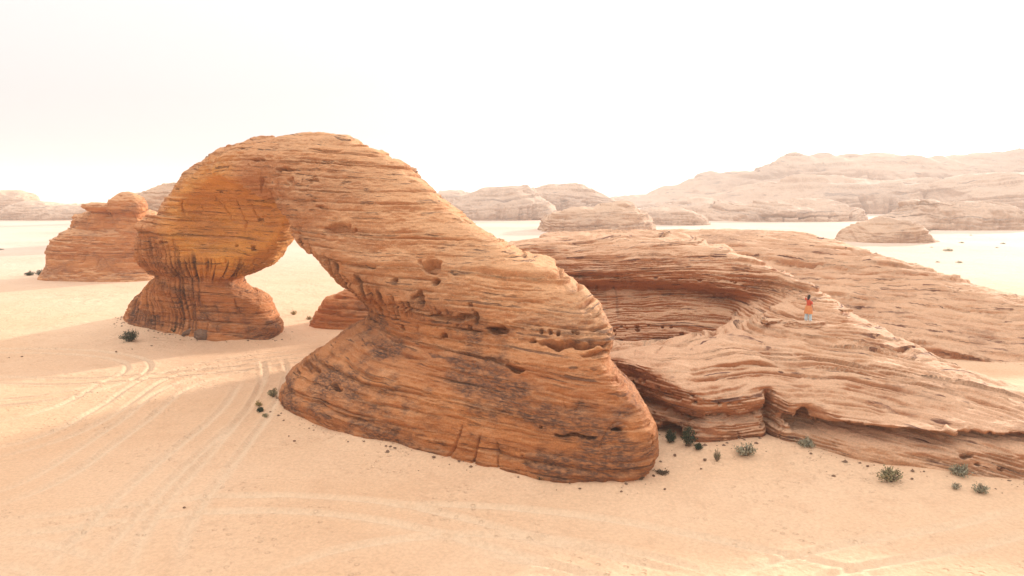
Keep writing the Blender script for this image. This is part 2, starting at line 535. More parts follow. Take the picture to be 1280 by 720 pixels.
def sand_material():
    m, nt, bs = principled('sand')
    geo = nt.nodes.new('ShaderNodeNewGeometry'); pos = geo.outputs['Position']
    a = nnoise(nt, pos, 0.035, 5, .6); b = nnoise(nt, pos, 0.4, 5, .65); c = nnoise(nt, pos, 6, 4, .7)
    col = nmix(nt, nrange(nt, a, .35, .65), (.68, .425, .255), (.735, .49, .315))
    col = nmix(nt, nmath(nt, 'MULTIPLY', nrange(nt, b, .5, .75), .45), col, (.60, .36, .215))
    col = nmix(nt, nmath(nt, 'MULTIPLY', nattr(nt, 'churn'), .8), col, (.72, .53, .36))
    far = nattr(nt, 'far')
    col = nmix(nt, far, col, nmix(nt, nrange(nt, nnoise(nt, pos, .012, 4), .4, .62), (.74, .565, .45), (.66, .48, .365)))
    col = nmix(nt, 1.0, col, _grey(nt, nrange(nt, c, .25, .75, .9, 1.1)), 'MULTIPLY')
    nt.links.new(col, bs.inputs['Base Color'])
    bs.inputs['Roughness'].default_value = 0.95
    bs.inputs['Specular IOR Level'].default_value = 0.1
    vo = nt.nodes.new('ShaderNodeTexVoronoi'); vo.inputs['Scale'].default_value = 2.6
    vo.inputs['Randomness'].default_value = 1.0
    nt.links.new(pos, vo.inputs['Vector'])
    v2 = nt.nodes.new('ShaderNodeTexVoronoi'); v2.inputs['Scale'].default_value = 1.15
    wp = nt.nodes.new('ShaderNodeMixRGB'); wp.inputs[0].default_value = .25
    nz = nt.nodes.new('ShaderNodeTexNoise'); nz.inputs['Scale'].default_value = 1.1
    nt.links.new(pos, nz.inputs['Vector']); nt.links.new(pos, wp.inputs[1]); nt.links.new(nz.outputs['Color'], wp.inputs[2])
    nt.links.new(wp.outputs[0], v2.inputs['Vector'])
    prints = nmath(nt, 'MULTIPLY', nrange(nt, vo.outputs['Distance'], .10, .36), nrange(nt, nnoise(nt, pos, .22, 4), .45, .62))
    scuff = nmath(nt, 'MULTIPLY', nrange(nt, v2.outputs['Distance'], .1, .5), nrange(nt, nnoise(nt, pos, .12, 4), .5, .62))
    h = nmath(nt, 'ADD', nmath(nt, 'MULTIPLY', prints, .42), nmath(nt, 'MULTIPLY', nnoise(nt, pos, 1.6, 6, .68), .75))
    h = nmath(nt, 'ADD', h, nmath(nt, 'MULTIPLY', scuff, .4))
    h = nmath(nt, 'ADD', h, nmath(nt, 'MULTIPLY', c, .12))
    bp = nt.nodes.new('ShaderNodeBump'); bp.inputs['Strength'].default_value = .9; bp.inputs['Distance'].default_value = .2
    nt.links.new(h, bp.inputs['Height']); nt.links.new(bp.outputs[0], bs.inputs['Normal'])
    return m
M_SAND = sand_material()

def link(name, me, mat, parent=None):
    o = bpy.data.objects.new(name, me); C.objects.link(o)
    me.name = name
    if mat:
        me.materials.clear(); me.materials.append(mat)
    if parent:
        o.parent = parent
    return o

def tag(o, label, cat, group=None):
    o['label'] = label; o['category'] = cat
    if group:
        o['group'] = group
    return o

# ------------------------------------------------------------------ the natural arch
LEG_A = [  # z, x left, y left, x right, y right, half depth
    (-2.0, -16.2, 49.0, 6.2, 35.6, 5.4),
    (0.0, -16.0, 49.3, 6.4, 35.8, 5.5),
    (0.8, -15.9, 49.4, 7.35, 36.0, 6.0),
    (2.0, -15.4, 49.8, 7.4, 36.3, 6.2),
    (3.2, -13.9, 50.3, 7.0, 36.8, 6.3),
    (4.5, -11.9, 51.2, 6.0, 37.4, 6.2),
    (5.6, -10.0, 51.8, 5.1, 38.0, 6.0),
    (6.5, -10.4, 52.4, 5.4, 39.0, 6.1),
    (8.0, -12.3, 53, 4.5, 40.6, 5.95),
    (9.3, -14.1, 54, 3.15, 42, 5.75),
    (10.4, -15.6, 54.7, 0.6, 44.3, 5.2),
    (12.1, -16.8, 55.7, -2.3, 47, 5.0),
    (14.3, -18.6, 57, -5.3, 50, 4.7),
    (15.9, -19.4, 57.8, -7.3, 52, 4.4),
    (17.6, -19.5, 58.5, -10.4, 54, 3.4),
    (18.4, -19.0, 58.5, -12.4, 55.5, 2.0),
    (18.75, -17.5, 58, -14.5, 56.5, 0.6)]
LEG_B = [
    (-2.0, -46.0, 83, -23.0, 70, 5.8),
    (0.0, -44.4, 82.5, -23.2, 70, 5.6),
    (1.2, -43.6, 82, -23.1, 70.5, 5.3),
    (2.4, -42.2, 80.5, -23.6, 71, 5.0),
    (4.0, -40.0, 78.5, -24.6, 71, 5.0),
    (5.2, -38.3, 77, -26.6, 71, 4.6),
    (5.9, -37.4, 76.5, -27.0, 71.2, 4.5),
    (6.5, -38.0, 76.3, -25.5, 70.7, 5.0),
    (7.5, -38.6, 76, -23.5, 70, 5.6),
    (9.0, -38.6, 75.5, -21.9, 69, 5.7),
    (10.4, -37.8, 75, -20.5, 67.5, 5.8),
    (12.4, -35.3, 73.5, -19.5, 66, 5.6),
    (13.7, -34.0, 72.5, -19.0, 65, 5.3),
    (15.9, -31.2, 71, -18.6, 63, 4.8),
    (17.4, -28.6, 69.5, -18.6, 62, 3.8),
    (18.4, -26.0, 67.5, -19.0, 61.5, 2.2),
    (18.8, -23.5, 65.5, -20.0, 61.5, 0.7)]

def arch_sdf(X, Y, Z):
    a = stack(LEG_A, X, Y, Z)
    b = stack(LEG_B, X, Y, Z)
    br = ell((-20.2, 61.0, 15.7), (8.5, 4.3, 3.1), X, Y, Z, rot=math.atan2(8, -6.5))
    d = smin(b, br, 1.4)
    hollow = ell((-24.6, 60.2, 10.9), (9.0, 5.7, 4.7), X, Y, Z, rot=-.58)
    d = smax(d, -hollow, .5)
    return smin(a, d, .35)

V, Q = surface_net(arch_sdf, (-50, 29, -1.6), (12, 92, 20), 0.23)
me = subdivide(make_mesh('natural_arch', V, Q), 2)

ARCH_PITS = [
    (-4.76, 42.6, 9.85, 0.71, 0.38, 0.55), (-5.43, 43.2, 7.95, 0.29, 0.53, 0.6), (-5.92, 43.6, 7.94, 0.15, 0.19, 0.35),
    (-3.82, 42.5, 7.03, 1.04, 0.19, 0.35), (-2.57, 41.5, 7.29, 0.46, 0.16, 0.35), (-0.77, 40.4, 6.77, 0.58, 0.22, 0.55),
    (-1.99, 41.1, 7.31, 0.16, 0.32, 0.45), (-2.43, 41.5, 6.76, 0.14, 0.14, 0.3), (1.98, 38.9, 6.99, 0.11, 0.13, 0.3),
    (2.41, 38.8, 7.01, 0.11, 0.13, 0.3), (1.54, 39.1, 6.96, 0.11, 0.13, 0.3), (3.27, 38.6, 7.0, 0.21, 0.11, 0.25),
    (-16.34, 52.3, 15.88, 0.96, 0.17, 0.32), (-15.67, 51.5, 15.12, 0.35, 0.28, 0.24), (-13.67, 50.1, 15.04, 0.49, 0.08, 0.24),
    (-12.99, 49.0, 13.3, 0.33, 0.13, 0.24), (-11.35, 47.4, 11.81, 1.21, 0.42, 0.4), (2.87, 38.5, 6.46, 1.97, 0.17, 0.6),
    (0.09, 39.0, 5.18, 0.48, 0.15, 0.45), (2.99, 34.7, 2.49, 1.12, 0.08, 0.35), (-9.77, 46.1, 9.56, 1.54, 0.13, 0.2),
    (4.31, 38.1, 6.09, 0.85, 0.11, 0.3), (-18.9, 54.8, 16.68, 0.65, 0.11, 0.28), (-13.19, 46.5, 3.01, 1.03, 0.13, 0.3),
    (-10.73, 42.8, 2.63, 0.48, 0.14, 0.35), (-6.55, 37.7, -0.64, 0.29, 0.13, 0.3)]
def arch_holes(P, N, t):
    x, y, z = P.T
    band = np.exp(-((t - 6.3) / .45) ** 2) + .8 * np.exp(-((t - 9.2) / .4) ** 2) + .9 * np.exp(-((t - 15.6) / .7) ** 2) \
        + .5 * np.exp(-((t - 3.6) / .4) ** 2) + .5 * np.exp(-((t - 11.9) / .5) ** 2)
    patch = sstep(-.15, .3, fbm(x * .25, y * .25, z * .5, 77, 2))
    return np.clip(band, 0, 1) * patch * sstep(.75, .35, N[:, 2])
def arch_pits(P, N, t):
    x, y, z = P.T
    return sstep(.05, .45, fbm(x * .22 + 7, y * .22, z * .5, 78, 3)) * sstep(.7, .3, N[:, 2])
def arch_flutes(P, N):
    x, y, z = P.T
    back = sstep(-17, -20, x)
    over = np.where(back > .5, sstep(.3, -.25, N[:, 2]) * sstep(5.4, 6.2, z) * sstep(11.5, 8.2, z + .25 * (x + 33)), sstep(-.05, -.4, N[:, 2]) * sstep(4, 6, z) * sstep(13, 10, z))
    soft = sstep(.55, .15, N[:, 0]) * back + (1 - back)
    ped = back * sstep(60, 66, y) * sstep(6.2, 5, z) * sstep(-.2, 1.6, z) * sstep(-28.5, -31.5, x)
    th = np.arctan2(y - 75, x + 32.5) * 11
    return np.clip(over * soft + ped, 0, 1), np.where(back > .5, th, x * .8 - y * .6)
P = co_of(me); N = no_of(me)
och_glow = sstep(2.4, .2, ell((-24.6, 60.2, 10.9), (9.0, 5.7, 4.7), P[:, 0], P[:, 1], P[:, 2], rot=-.58)) * sstep(55.5, 58, P[:, 1] - .35 * (P[:, 0] + 19))  # fresh ochre rock plus bounced-light glow painted into the hollow
och_glow = np.maximum(och_glow, .9 * sstep(.0, .6, N[:, 0] * .75 - N[:, 1] * .35 - N[:, 2] * .45) * sstep(-17.5, -20, P[:, 0]) * sstep(5.6, 7, P[:, 2]) * sstep(60, 64, P[:, 1]) * sstep(15, 12.5, P[:, 2]))
attr(me, 'top_lit', sstep(5.2, 9.5, P[:, 2] + .10 * (P[:, 0] + 4)) * (.55 + .45 * sstep(-20, -15, P[:, 0])))  # light on the upper face put into the colour, stronger to the right
och_glow *= sstep(-35.5, -29.5, P[:, 0] + 1.6 * noise(P[:, 0] * .3, P[:, 1] * .3, P[:, 2] * .35, 91)) * (.62 + .38 * sstep(-.25, .2, fbm(P[:, 0] * .3, P[:, 1] * .3, P[:, 2] * .8, 92, 3)))
attr(me, 'ochre', och_glow)
weather(me, seed=3, pits=ARCH_PITS, dip=(.035, .01), warp=.45, amp=1.0, lump=.4, scab=.7, big=.46, thick=(2.1, .62, .2),
        line=.8, vth=(-.14, .24), amp_fn=lambda P: .45 + .55 * sstep(4.2, 6.4, P[:, 2] + .04 * P[:, 0]) - .22 * sstep(10, 12, P[:, 2]),
        vmask=lambda P: .25 + .75 * sstep(8.5, 6, P[:, 2]), flute=.3, flute_fn=arch_flutes,
        holes=[(arch_holes, .95, 1.0, .36), (arch_pits, .5, .36, .6)], cross=.03)
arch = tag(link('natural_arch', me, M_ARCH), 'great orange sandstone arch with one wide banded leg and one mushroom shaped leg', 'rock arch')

# ------------------------------------------------------------------ ridge on the right (with the person) and the alcove behind it
top_pts = [(2, 46.5, 4.4), (4.5, 43.5, 4.2), (9.8, 40, 3.8), (14.2, 40.2, 3.5), (19, 37.8, 2.75), (22.9, 36, 2.6), (25.5, 34.8, 2.5), (33, 32.3, 2.1), (42, 32, 1.8),
           (10, 43, 4.6), (14.5, 43.5, 4.75), (19, 43, 4.8), (24, 42.5, 4.0), (29, 40, 2.9), (36, 40, 2.0),
           (2, 49, 3.6), (6, 49.5, 3.7), (6.5, 46, 4.1), (11.1, 47, 4.5), (12, 49.5, 4.2), (13.9, 47.5, 4.8), (16.8, 48, 5.4), (17.5, 51, 6.0), (15.6, 53.4, 4.5), (17.0, 55, 5.4), (18.6, 53.4, 6.2), (20.4, 53.8, 7.2), (19.3, 47.0, 5.9), (21.9, 53, 7.7), (21.2, 50, 6.8),
           (23.9, 51.5, 6.0), (25.9, 50, 4.9), (28.3, 49, 3.6), (33.5, 46, 1.4), (41, 43, .7),
           (25.5, 57, 5.0), (29, 55, 2.2), (34, 52, .5), (26, 62, 5.5), (29.5, 61, 2.5),
           (19.7, 57, 8.5), (17.7, 61, 9.3), (14.7, 63, 10.0), (8.5, 64, 10.1), (0.7, 60.5, 9.6), (-3, 65, 9.0),
           (6.6, 59.8, 8.8), (13.6, 58.6, 8.7), (18.6, 55.6, 7.9), (15, 73, 9.9), (5, 74, 9.6), (-2, 72, 8.8), (22, 70, 8.2), (10, 80, 7.5)]
ridge_top = tps(top_pts)
R1P = spline_poly([(1, 48.5), (2.5, 45.5), (6.2, 43.2), (8.2, 40.2), (10.2, 38.0), (12, 38.1), (14.2, 38.8), (15.4, 38.2), (18.4, 35.9), (22, 34.4), (25, 33.6), (33, 31.2),
                   (42, 30.6), (46, 37), (43, 46), (34, 51), (29, 56), (24, 58), (18.6, 57.4), (15.6, 53.0), (13, 50.8), (10, 49.6), (5, 50.2)])
R2P = spline_poly([(-4.5, 62.5), (0, 60.4), (5, 59.6), (10, 58.8), (14, 58.0), (17.4, 56.4), (20.2, 54.4), (23, 52.4), (27, 54), (29.5, 59), (28, 67), (24, 75),
                   (16, 82), (4, 81), (-4, 75), (-7, 68)])

def ridge_sdf(X, Y, Z):
    x2, y2 = X[:, :, 0], Y[:, :, 0]
    H = ridge_top(x2, y2)[:, :, None]
    d1 = poly2d(R1P, x2, y2)[:, :, None]
    d2 = poly2d(R2P, x2, y2)[:, :, None]
    right = sstep(14.6, 16.2, X)
    zl = 3.3 + 0 * X
    zr = np.interp(X, [14, 16, 19.6, 25, 33], [1.3, 1.5, 1.85, 2.05, 1.7]) + .12 * np.sin(X * 1.7) * np.sin(X * .6 + 1)
    # left face: near-vertical wall with a crack line and an undercut foot; right face: lip, recess, then a smooth outward apron
    oL = .9 * np.exp(-((Z - 1.9 + .15 * np.sin(X * 2.1)) / .2) ** 2) + .35 * sstep(.7, 0, Z) - .12 * sstep(1.8, 1.0, Z)
    oR = 1.9 * np.exp(-((Z - zr) / .27) ** 2) * sstep(14.6, 17, X) - .9 * sstep(zr - .2, -.5, Z) - .12 * sstep(zr + .1, zr + .4, Z)
    crack = 1.5 * np.exp(-((X - 14.35 - .06 * Z) / .2) ** 2) * sstep(3.6, 2.8, Z)
    notch = .7 * np.exp(-((X - 16.2) / .55) ** 2) * np.exp(-((Z - 2.3) / .6) ** 2)
    rib = -.35 * np.exp(-((X - 15.0) / .38) ** 2) * sstep(3.6, 2.9, Z)
    o1 = np.where(Y < 44, oL * (1 - right) + oR * right + crack + notch + rib, 0)
    w1 = d1 + o1
    ramp = 3.4 + .5 * (X - 14) + 9 * sstep(51.5, 49.6, Y) + 9 * sstep(21.5, 23.5, X)      # gully floor rising to the right behind the crest
    w1 = smax(w1, (Z - ramp) * .85, .4)
    o2 = np.interp(Z + .7 * sstep(13, 20, X), [-2, 0, 2, 4.2, 5.4, 6.2, 6.7, 7.1, 8.2, 9.2, 11], [-3.4, -3.0, -2.2, -.6, .5, 1.5, .7, 0, .3, 1.1, 2.6]) * sstep(22.6, 16.2, X) * sstep(66, 62, Y)
    w2 = d2 + o2
    wall = smax(smin(w1, w2, .8), -ell((9.6, 39.6, .35), (1.5, 1.3, .95), X, Y, Z), .2)
    wall = smax(wall, -ell((15.9, 39.1, 1.9), (.7, .9, .75), X, Y, Z), .15)
    return smax(wall, (Z - H) * .85, .35)

V, Q = surface_net(ridge_sdf, (-10, 27, -1.6), (50, 86, 12), 0.26)
me = subdivide(make_mesh('sandstone_ridge', V, Q), 2)
def ridge_holes(P, N, t):
    x, y, z = P.T
    left = sstep(43, 41.5, y) * sstep(15, 13.5, x) * (np.exp(-((z - 3.0) / .45) ** 2) + .6 * np.exp(-((z - 1.7) / .25) ** 2))
    rt = sstep(45, 42, y) * sstep(18, 20, x) * np.exp(-((t - 2.9) / .35) ** 2) * sstep(-.1, .3, fbm(x * .3, y * .3, z, 12, 2))
    alc = sstep(52, 55, y) * sstep(20, 18, x) * (np.exp(-((z - 3.0) / .7) ** 2) + .5 * np.exp(-((z - 7.2) / .4) ** 2))
    return np.clip(left + rt + alc, 0, 1) * sstep(.8, .5, N[:, 2])
def ridge_flutes(P, N):
    x, y, z = P.T
    return sstep(54, 56, y) * sstep(20, 18, x) * sstep(7.2, 6.2, z) * sstep(3.6, 4.6, z) * .5 * sstep(-.1, .3, noise(x * .4, 0, 0, 8)), x
def ridge_bed(P):
    x, y, z = P.T
    r = np.logaddexp(0, (x - 19) / 3.0) * 3.0
    return .24 * r - .05 * (x - 19) * sstep(21, 17, x)
def ridge_amp(P):
    x, y, z = P.T
    lip = sstep(41.5, 39.5, y + .15 * np.maximum(x - 16, 0)) * sstep(14.5, 16.5, x)
    alc = sstep(53, 55.5, y) * sstep(21.5, 19.5, x) * sstep(7.6, 6.6, z)
    wall = sstep(42.5, 41, y) * sstep(15, 13.5, x) * sstep(3.6, 3.0, z)
    return 1 - .72 * lip - .6 * alc - .35 * wall
weather(me, seed=11, dip=(0, .02), warp=.28, amp=1.05, lump=.18, scab=.4, line=1.2, big=.26, bed_fn=ridge_bed, amp_fn=ridge_amp, vth=(.1, .5), flute=.06, flute_fn=ridge_flutes,
        holes=[(ridge_holes, .5, .5, .34)], thick=(1.5, .45, .16), cross=.05)
P = co_of(me); N = no_of(me)
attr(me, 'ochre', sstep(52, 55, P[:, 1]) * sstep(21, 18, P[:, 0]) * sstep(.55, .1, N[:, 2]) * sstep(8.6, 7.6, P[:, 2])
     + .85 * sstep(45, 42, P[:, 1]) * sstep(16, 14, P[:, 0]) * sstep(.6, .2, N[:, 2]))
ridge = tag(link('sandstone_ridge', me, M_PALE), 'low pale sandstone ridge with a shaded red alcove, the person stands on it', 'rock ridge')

# ------------------------------------------------------------------ slope behind the ridge
r3_top = tps([(14.7, 95, 9.8), (25.9, 90, 10.0), (34.9, 85, 9.6), (39.2, 80, 8.2), (44.7, 74, 5.9), (50.4, 70, 4.0), (58, 68, 1.8),
              (24, 80, 8.6), (30, 76, 7.2), (35, 70, 4.6), (40, 66, 2.8), (46, 62, 1.2), (30, 68, 3.4), (26, 74, 6.4), (18, 86, 8.8),
              (10, 92, 9.0), (20, 104, 8), (36, 96, 8), (48, 84, 5), (58, 76, 2)])
R3P = spline_poly([(4, 88), (14, 83), (22, 75), (27, 68), (33, 63.5), (40, 60), (48, 57.5), (60, 58), (66, 66), (60, 78), (50, 92), (38, 104), (22, 110), (6, 104)])
def slope_sdf(X, Y, Z):
    x2, y2 = X[:, :, 0], Y[:, :, 0]
    return smax(poly2d(R3P, x2, y2)[:, :, None] - .25 * sstep(1.5, 0, Z), (Z - r3_top(x2, y2)[:, :, None]) * .85, .9)
V, Q = surface_net(slope_sdf, (0, 53, -1.6), (70, 114, 12), 0.4)
me = subdivide(make_mesh('sandstone_slope', V, Q), 1)
def slope_holes(P, N, t):
    x, y, z = P.T
    return np.exp(-((t - 4.4) / .5) ** 2) * sstep(.9, .7, N[:, 2]) * sstep(-.2, .2, fbm(x * .2, y * .2, z, 5, 2))
weather(me, seed=23, dip=(.10, .05), warp=.6, amp=1.15, lump=.2, scab=.4, line=1.2, vth=(.1, .5), holes=[(slope_holes, .8, .35, .4)], thick=(1.6, .55, .22), cross=.05)
attr(me, 'ochre', np.zeros(len(me.vertices)))
slope = tag(link('sandstone_slope', me, M_PALE), 'broad pale sandstone slope behind the ridge, falling to the right edge of the photo', 'rock slope')

# ------------------------------------------------------------------ rocks built from level outlines
def stack_rock(name, label, parts, lo, hi, h, lv, mat, group=None, **kw):
    def f(X, Y, Z):
        d = None
        for p in parts:
            e = stack(p, X, Y, Z)
            d = e if d is None else smin(d, e, .12)
        return d
    V, Q = surface_net(f, lo, hi, h)
    me = subdivide(make_mesh(name, V, Q), lv)
    weather(me, **kw)
    attr(me, 'ochre', np.zeros(len(me.vertices)))
    return tag(link(name, me, mat), label, 'rock', group)

def lev(rows, y, hy):
    """(z, xl, xr) rows about a common depth"""
    w0 = max(r[2] - r[1] for r in rows)
    return [(z, a, y, b, y, hy * (b - a) / w0) for z, a, b in rows]

stack_rock('domed_rock', 'rounded brown rock with two flat caps, standing left of the arch', [
    lev([(-1, -81, -58), (0, -80.6, -58.6), (1.5, -79.6, -59.6), (3.7, -79.0, -60), (5.5, -78.6, -60), (7.9, -76.9, -60.4), (8.9, -75.2, -61.6),
         (9.3, -74.9, -61.0), (10, -74.5, -60.6), (10.9, -73.7, -61.4), (11.5, -71.4, -62.4), (11.8, -69.6, -63.4), (11.95, -68, -65)], 124, 8),
    lev([(11.0, -66.4, -61.6), (12.2, -67.0, -61.2), (13.2, -66.7, -61.5), (14.0, -65.9, -62.2), (14.5, -64.9, -63.2), (14.65, -64.4, -63.8)], 121, 2.8),
    lev([(10.6, -70.2, -66.6), (11.7, -70.0, -66.4), (12.05, -71.0, -65.9), (12.5, -71.0, -66.0), (12.75, -70.2, -67)], 120.5, 2.4)],
    (-85, 112, -1), (-55, 136, 15), .26, 1, M_BACK, seed=31, warp=.8, lump=.4, thick=(2.4, .8, .3))
stack_rock('small_boulder', 'low orange boulder seen through the arch beside the front leg', [
    lev([(-1, -22.6, -9), (0, -22.2, -9.4), (1.4, -21.6, -10), (2.6, -20.6, -11), (3.6, -19, -12.4), (4.3, -16.6, -14)], 79, 4.5)],
    (-25, 70, -1), (-6, 88, 5.5), .3, 1, M_ARCH, seed=37, warp=.6, lump=.4)

# ------------------------------------------------------------------ far domes and hills: ridge outlines with real depth
def far_rock(name, label, pts, y, hy, mat, seed, s, group='distant sandstone domes', n=90, m=44, steep=.75, cat='rock', base=-2.0):
    """pts: (x, height) along the ridge, ends at the ground"""
    pts = np.array(pts, float)
    xs = np.linspace(pts[0, 0], pts[-1, 0], n)
    H = np.interp(xs, pts[:, 0], pts[:, 1])
    k = np.array([1, 2, 1.]) / 4
    H[1:-1] = np.convolve(H, k, 'valid')
    u = np.linspace(-1, 1, n)
    wid = hy * np.maximum(1 - np.abs(u) ** 2.6, 0.01) ** .45
    ph = np.linspace(0, math.pi, m)
    cy = np.sign(np.cos(ph)) * np.abs(np.cos(ph)) ** .85
    cz = np.sin(ph) ** steep
    Vx = np.repeat(xs[:, None], m, 1)
    Vy = y - wid[:, None] * cy[None, :]
    Vz = base + (H[:, None] - base) * cz[None, :]
    V = np.stack([Vx, Vy, Vz], -1).reshape(-1, 3)
    i, j = np.meshgrid(np.arange(n - 1), np.arange(m - 1), indexing='ij')
    a = (i * m + j).ravel()
    Q = np.stack([a, a + m, a + m + 1, a + 1], 1)
    me = subdivide(make_mesh(name, V, Q), 2)
    weather(me, seed=seed, s=s, warp=1.0, lump=.9, amp=.75, flute=.5 if s > 8 else .25, flute_fn=lambda P, N: (.9 * sstep(.85, .5, N[:, 2]), P[:, 0] / s * .55 + .3 * noise(P[:, 0] / s * .4, P[:, 2] / s * .6, 0, seed + 70)))
    me.attributes['streak'].data.foreach_set('value', np.zeros(len(me.vertices), np.float32))
    attr(me, 'ochre', np.zeros(len(me.vertices)))
    return tag(link(name, me, mat), label, cat, group)

FAR_ROCKS = [
    ('far_hill', 'long hazy hill range with stepped summits, farthest on the right', 900, 120, [(99.3, -1.0), (129.0, 13.0), (158.6, 17.0), (170.5, 18.9), (188.2, 24.8), (203.1, 22.8), (219.6, 32.6), (225.6, 30.7), (237.2, 39.5), (261.8, 42.4), (281.8, 35.6), (288.9, 32.6), (294.6, 37.5), (306.3, 40.5), (320.6, 53.1), (330.1, 60.9), (339.8, 63.8), (354.8, 59.0), (359.6, 61.9), (379.2, 63.8), (389.2, 60.9), (453.3, 60.9), (502.7, 58.0), (512.2, 62.9), (520.5, 58.0), (551.7, 61.9), (590.7, 66.7), (630.2, 65.8), (689.1, 67.7), (769.4, 53.1), (874.6, -1.0)], M_FAR, 20),
    ('far_hill', 'broad hazy grey hill with a smooth steep face, mid right below the range', 640, 80, [(113.2, -1.0), (134.2, 7.7), (162.3, 13.3), (197.4, 17.5), (225.2, 24.5), (253.3, 27.3), (309.4, 29.3), (358.7, 28.7), (380.2, 23.1), (391.5, 14.0), (403.1, -1.0)], M_FAR, 14),
    ('far_hill', 'rounded hazy hill at the right edge overlapping the broad grey hill', 560, 70, [(315.7, -1.0), (324.1, 12.8), (332.9, 19.5), (344.9, 23.8), (369.1, 28.0), (399.9, 28.0), (443.2, 25.6), (487.3, 17.1), (520.0, -1.0)], M_FAR, 13),
    ('far_dome', 'low long pale dome at the foot of the hazy hills', 430, 35, [(107.5, -1.0), (113.1, 5.0), (123.4, 8.8), (142.3, 11.2), (170.7, 11.6), (192.2, 9.8), (199.6, 5.0), (207.5, -1.0)], M_FAR, 9),
    ('far_dome', 'pale rock with two knobbly caps, right of the small cone shaped dome', 318, 24, [(155.1, -1.0), (160.2, 2.1), (168.8, 5.3), (175.0, 7.7), (176.4, 11.9), (184.1, 12.3), (186.8, 9.8), (193.1, 10.2), (196.7, 8.8), (199.0, 10.2), (209.8, 11.2), (215.0, 7.7), (221.6, 4.9), (229.1, -1.0)], M_FAR, 6),
    ('far_dome', 'small cone shaped pale rock alone on the bright sand at right', 225, 11, [(101.5, -1.0), (104.4, 1.9), (108.4, 4.9), (114.6, 5.6), (122.1, 5.3), (127.3, 3.1), (134.0, -1.0)], M_MID, 4),
    ('far_dome', 'brown layered low rock just above the ridge top in the centre', 300, 22, [(9.3, -1.0), (11.9, 5.1), (16.6, 8.7), (26.5, 10.1), (39.7, 11.0), (50.3, 11.0), (54.0, 8.4), (57.1, 4.1), (59.9, -1.0)], M_MID, 4.5),
    ('far_dome', 'pale low rock directly right of the brown layered rock', 370, 20, [(62.3, -1.0), (65.4, 5.5), (71.5, 7.1), (83.8, 7.5), (90.8, 5.5), (98.3, 2.6), (103.3, -1.0)], M_FAR, 5),
    ('far_dome', 'wide smooth pale dome behind the right shoulder of the arch', 470, 50, [(-49.4, -1.0), (-41.5, 7.3), (-31.1, 12.5), (-18.1, 16.6), (0.0, 18.6), (12.4, 17.6), (22.8, 11.4), (31.2, 4.2), (37.4, -1.0)], M_FAR, 9),
    ('far_dome', 'flat topped pale dome right behind the wide smooth dome', 560, 45, [(0.0, -1.0), (9.3, 13.4), (17.3, 18.9), (30.8, 20.1), (50.6, 18.9), (66.7, 14.0), (81.6, 9.7), (99.1, -1.0)], M_FAR, 9),
    ('far_dome', 'small hazy dome touching the sloping right outline of the arch', 720, 40, [(-91.5, -1.0), (-79.3, 15.6), (-71.3, 20.3), (-51.5, 21.1), (-39.7, 13.2), (-27.0, -1.0)], M_FAR, 9),
    ('far_dome', 'brown rounded rock at the left edge of the photo', 560, 24, [(-452.1, -1.0), (-432.5, 9.7), (-413.3, 16.4), (-394.7, 17.7), (-377.5, 16.4), (-371.6, 13.4), (-367.2, 7.3), (-364.1, -1.0)], M_MID, 6),
    ('far_dome', 'long flat pale rock behind the domed rock on the left', 450, 30, [(-316.6, -1.0), (-310.3, 4.6), (-304.0, 8.1), (-285.5, 10.1), (-270.7, 9.1), (-253.3, 8.6), (-238.7, 4.6), (-231.0, -1.0)], M_FAR, 6),
    ('far_dome', 'pale layered rock rising between the domed rock and the arch', 215, 16, [(-119.4, -1.0), (-114.0, 10.0), (-108.5, 13.8), (-103.6, 16.8), (-98.2, 17.1), (-92.3, 15.6), (-85.5, 10.9), (-78.8, -1.0)], M_MID, 4.5),
    ('far_dome', 'small hazy rock showing above the domed rock cap', 380, 16, [(-210.4, -1.0), (-203.2, 13.2), (-198.4, 15.2), (-190.9, 15.2), (-186.9, 11.9), (-178.8, -1.0)], M_FAR, 6)]

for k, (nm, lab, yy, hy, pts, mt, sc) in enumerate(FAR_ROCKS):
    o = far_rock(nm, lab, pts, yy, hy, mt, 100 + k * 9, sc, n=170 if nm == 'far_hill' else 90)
    if nm == 'far_hill':
        o['kind'] = 'structure'; o['category'] = 'hill'; o['group'] = 'hazy hills at right'

# ------------------------------------------------------------------ ground
def axis(lo, hi, step, far, grow=1.16):
    a = list(np.arange(lo, hi + step * .5, step))
    d = step; v = a[-1]
    while v < far:
        d *= grow; v += d; a.append(v)
    d = step; v = a[0]; b = []
    while v > -far:
        d *= grow; v -= d; b.append(v)
    return np.array(b[::-1] + a)

GX = axis(-62, 34, .14, 3800); GY = axis(23, 90, .14, 3800)
gx, gy = np.meshgrid(GX, GY, indexing='ij')
near = sstep(400, 120, np.hypot(gx, gy))
hz = .35 * fbm(gx * .03, gy * .03, 0, 51, 3) * near + .05 * fbm(gx * .35, gy * .35, 0, 52, 3) * near \
    + 1.0 * fbm(gx * .004, gy * .004, 0, 53, 3) * sstep(150, 500, np.hypot(gx, gy))
z0 = np.full(gx.shape + (1,), .4)
box = (gx > -52) & (gx < 52) & (gy > 26) & (gy < 96)
dd = np.full(gx.shape, 9.0)
sx, sy = gx[box], gy[box]
da = np.minimum(arch_sdf(sx, sy, np.full(sx.shape, .4)), 9)
dr = np.minimum(poly2d(R1P, sx, sy) - .8, poly2d(R2P, sx, sy) - 3)
dd[box] = np.minimum(da, dr)
hz += .38 * np.exp(-np.maximum(dd, 0) / 1.6) * (1 + .5 * noise(gx * .3, gy * .3, 0, 60)) \
    + .35 * np.exp(-(((gx - 11.5) / 5) ** 2 + ((gy - 37.5) / 3) ** 2))
churn = np.zeros(gx.shape)

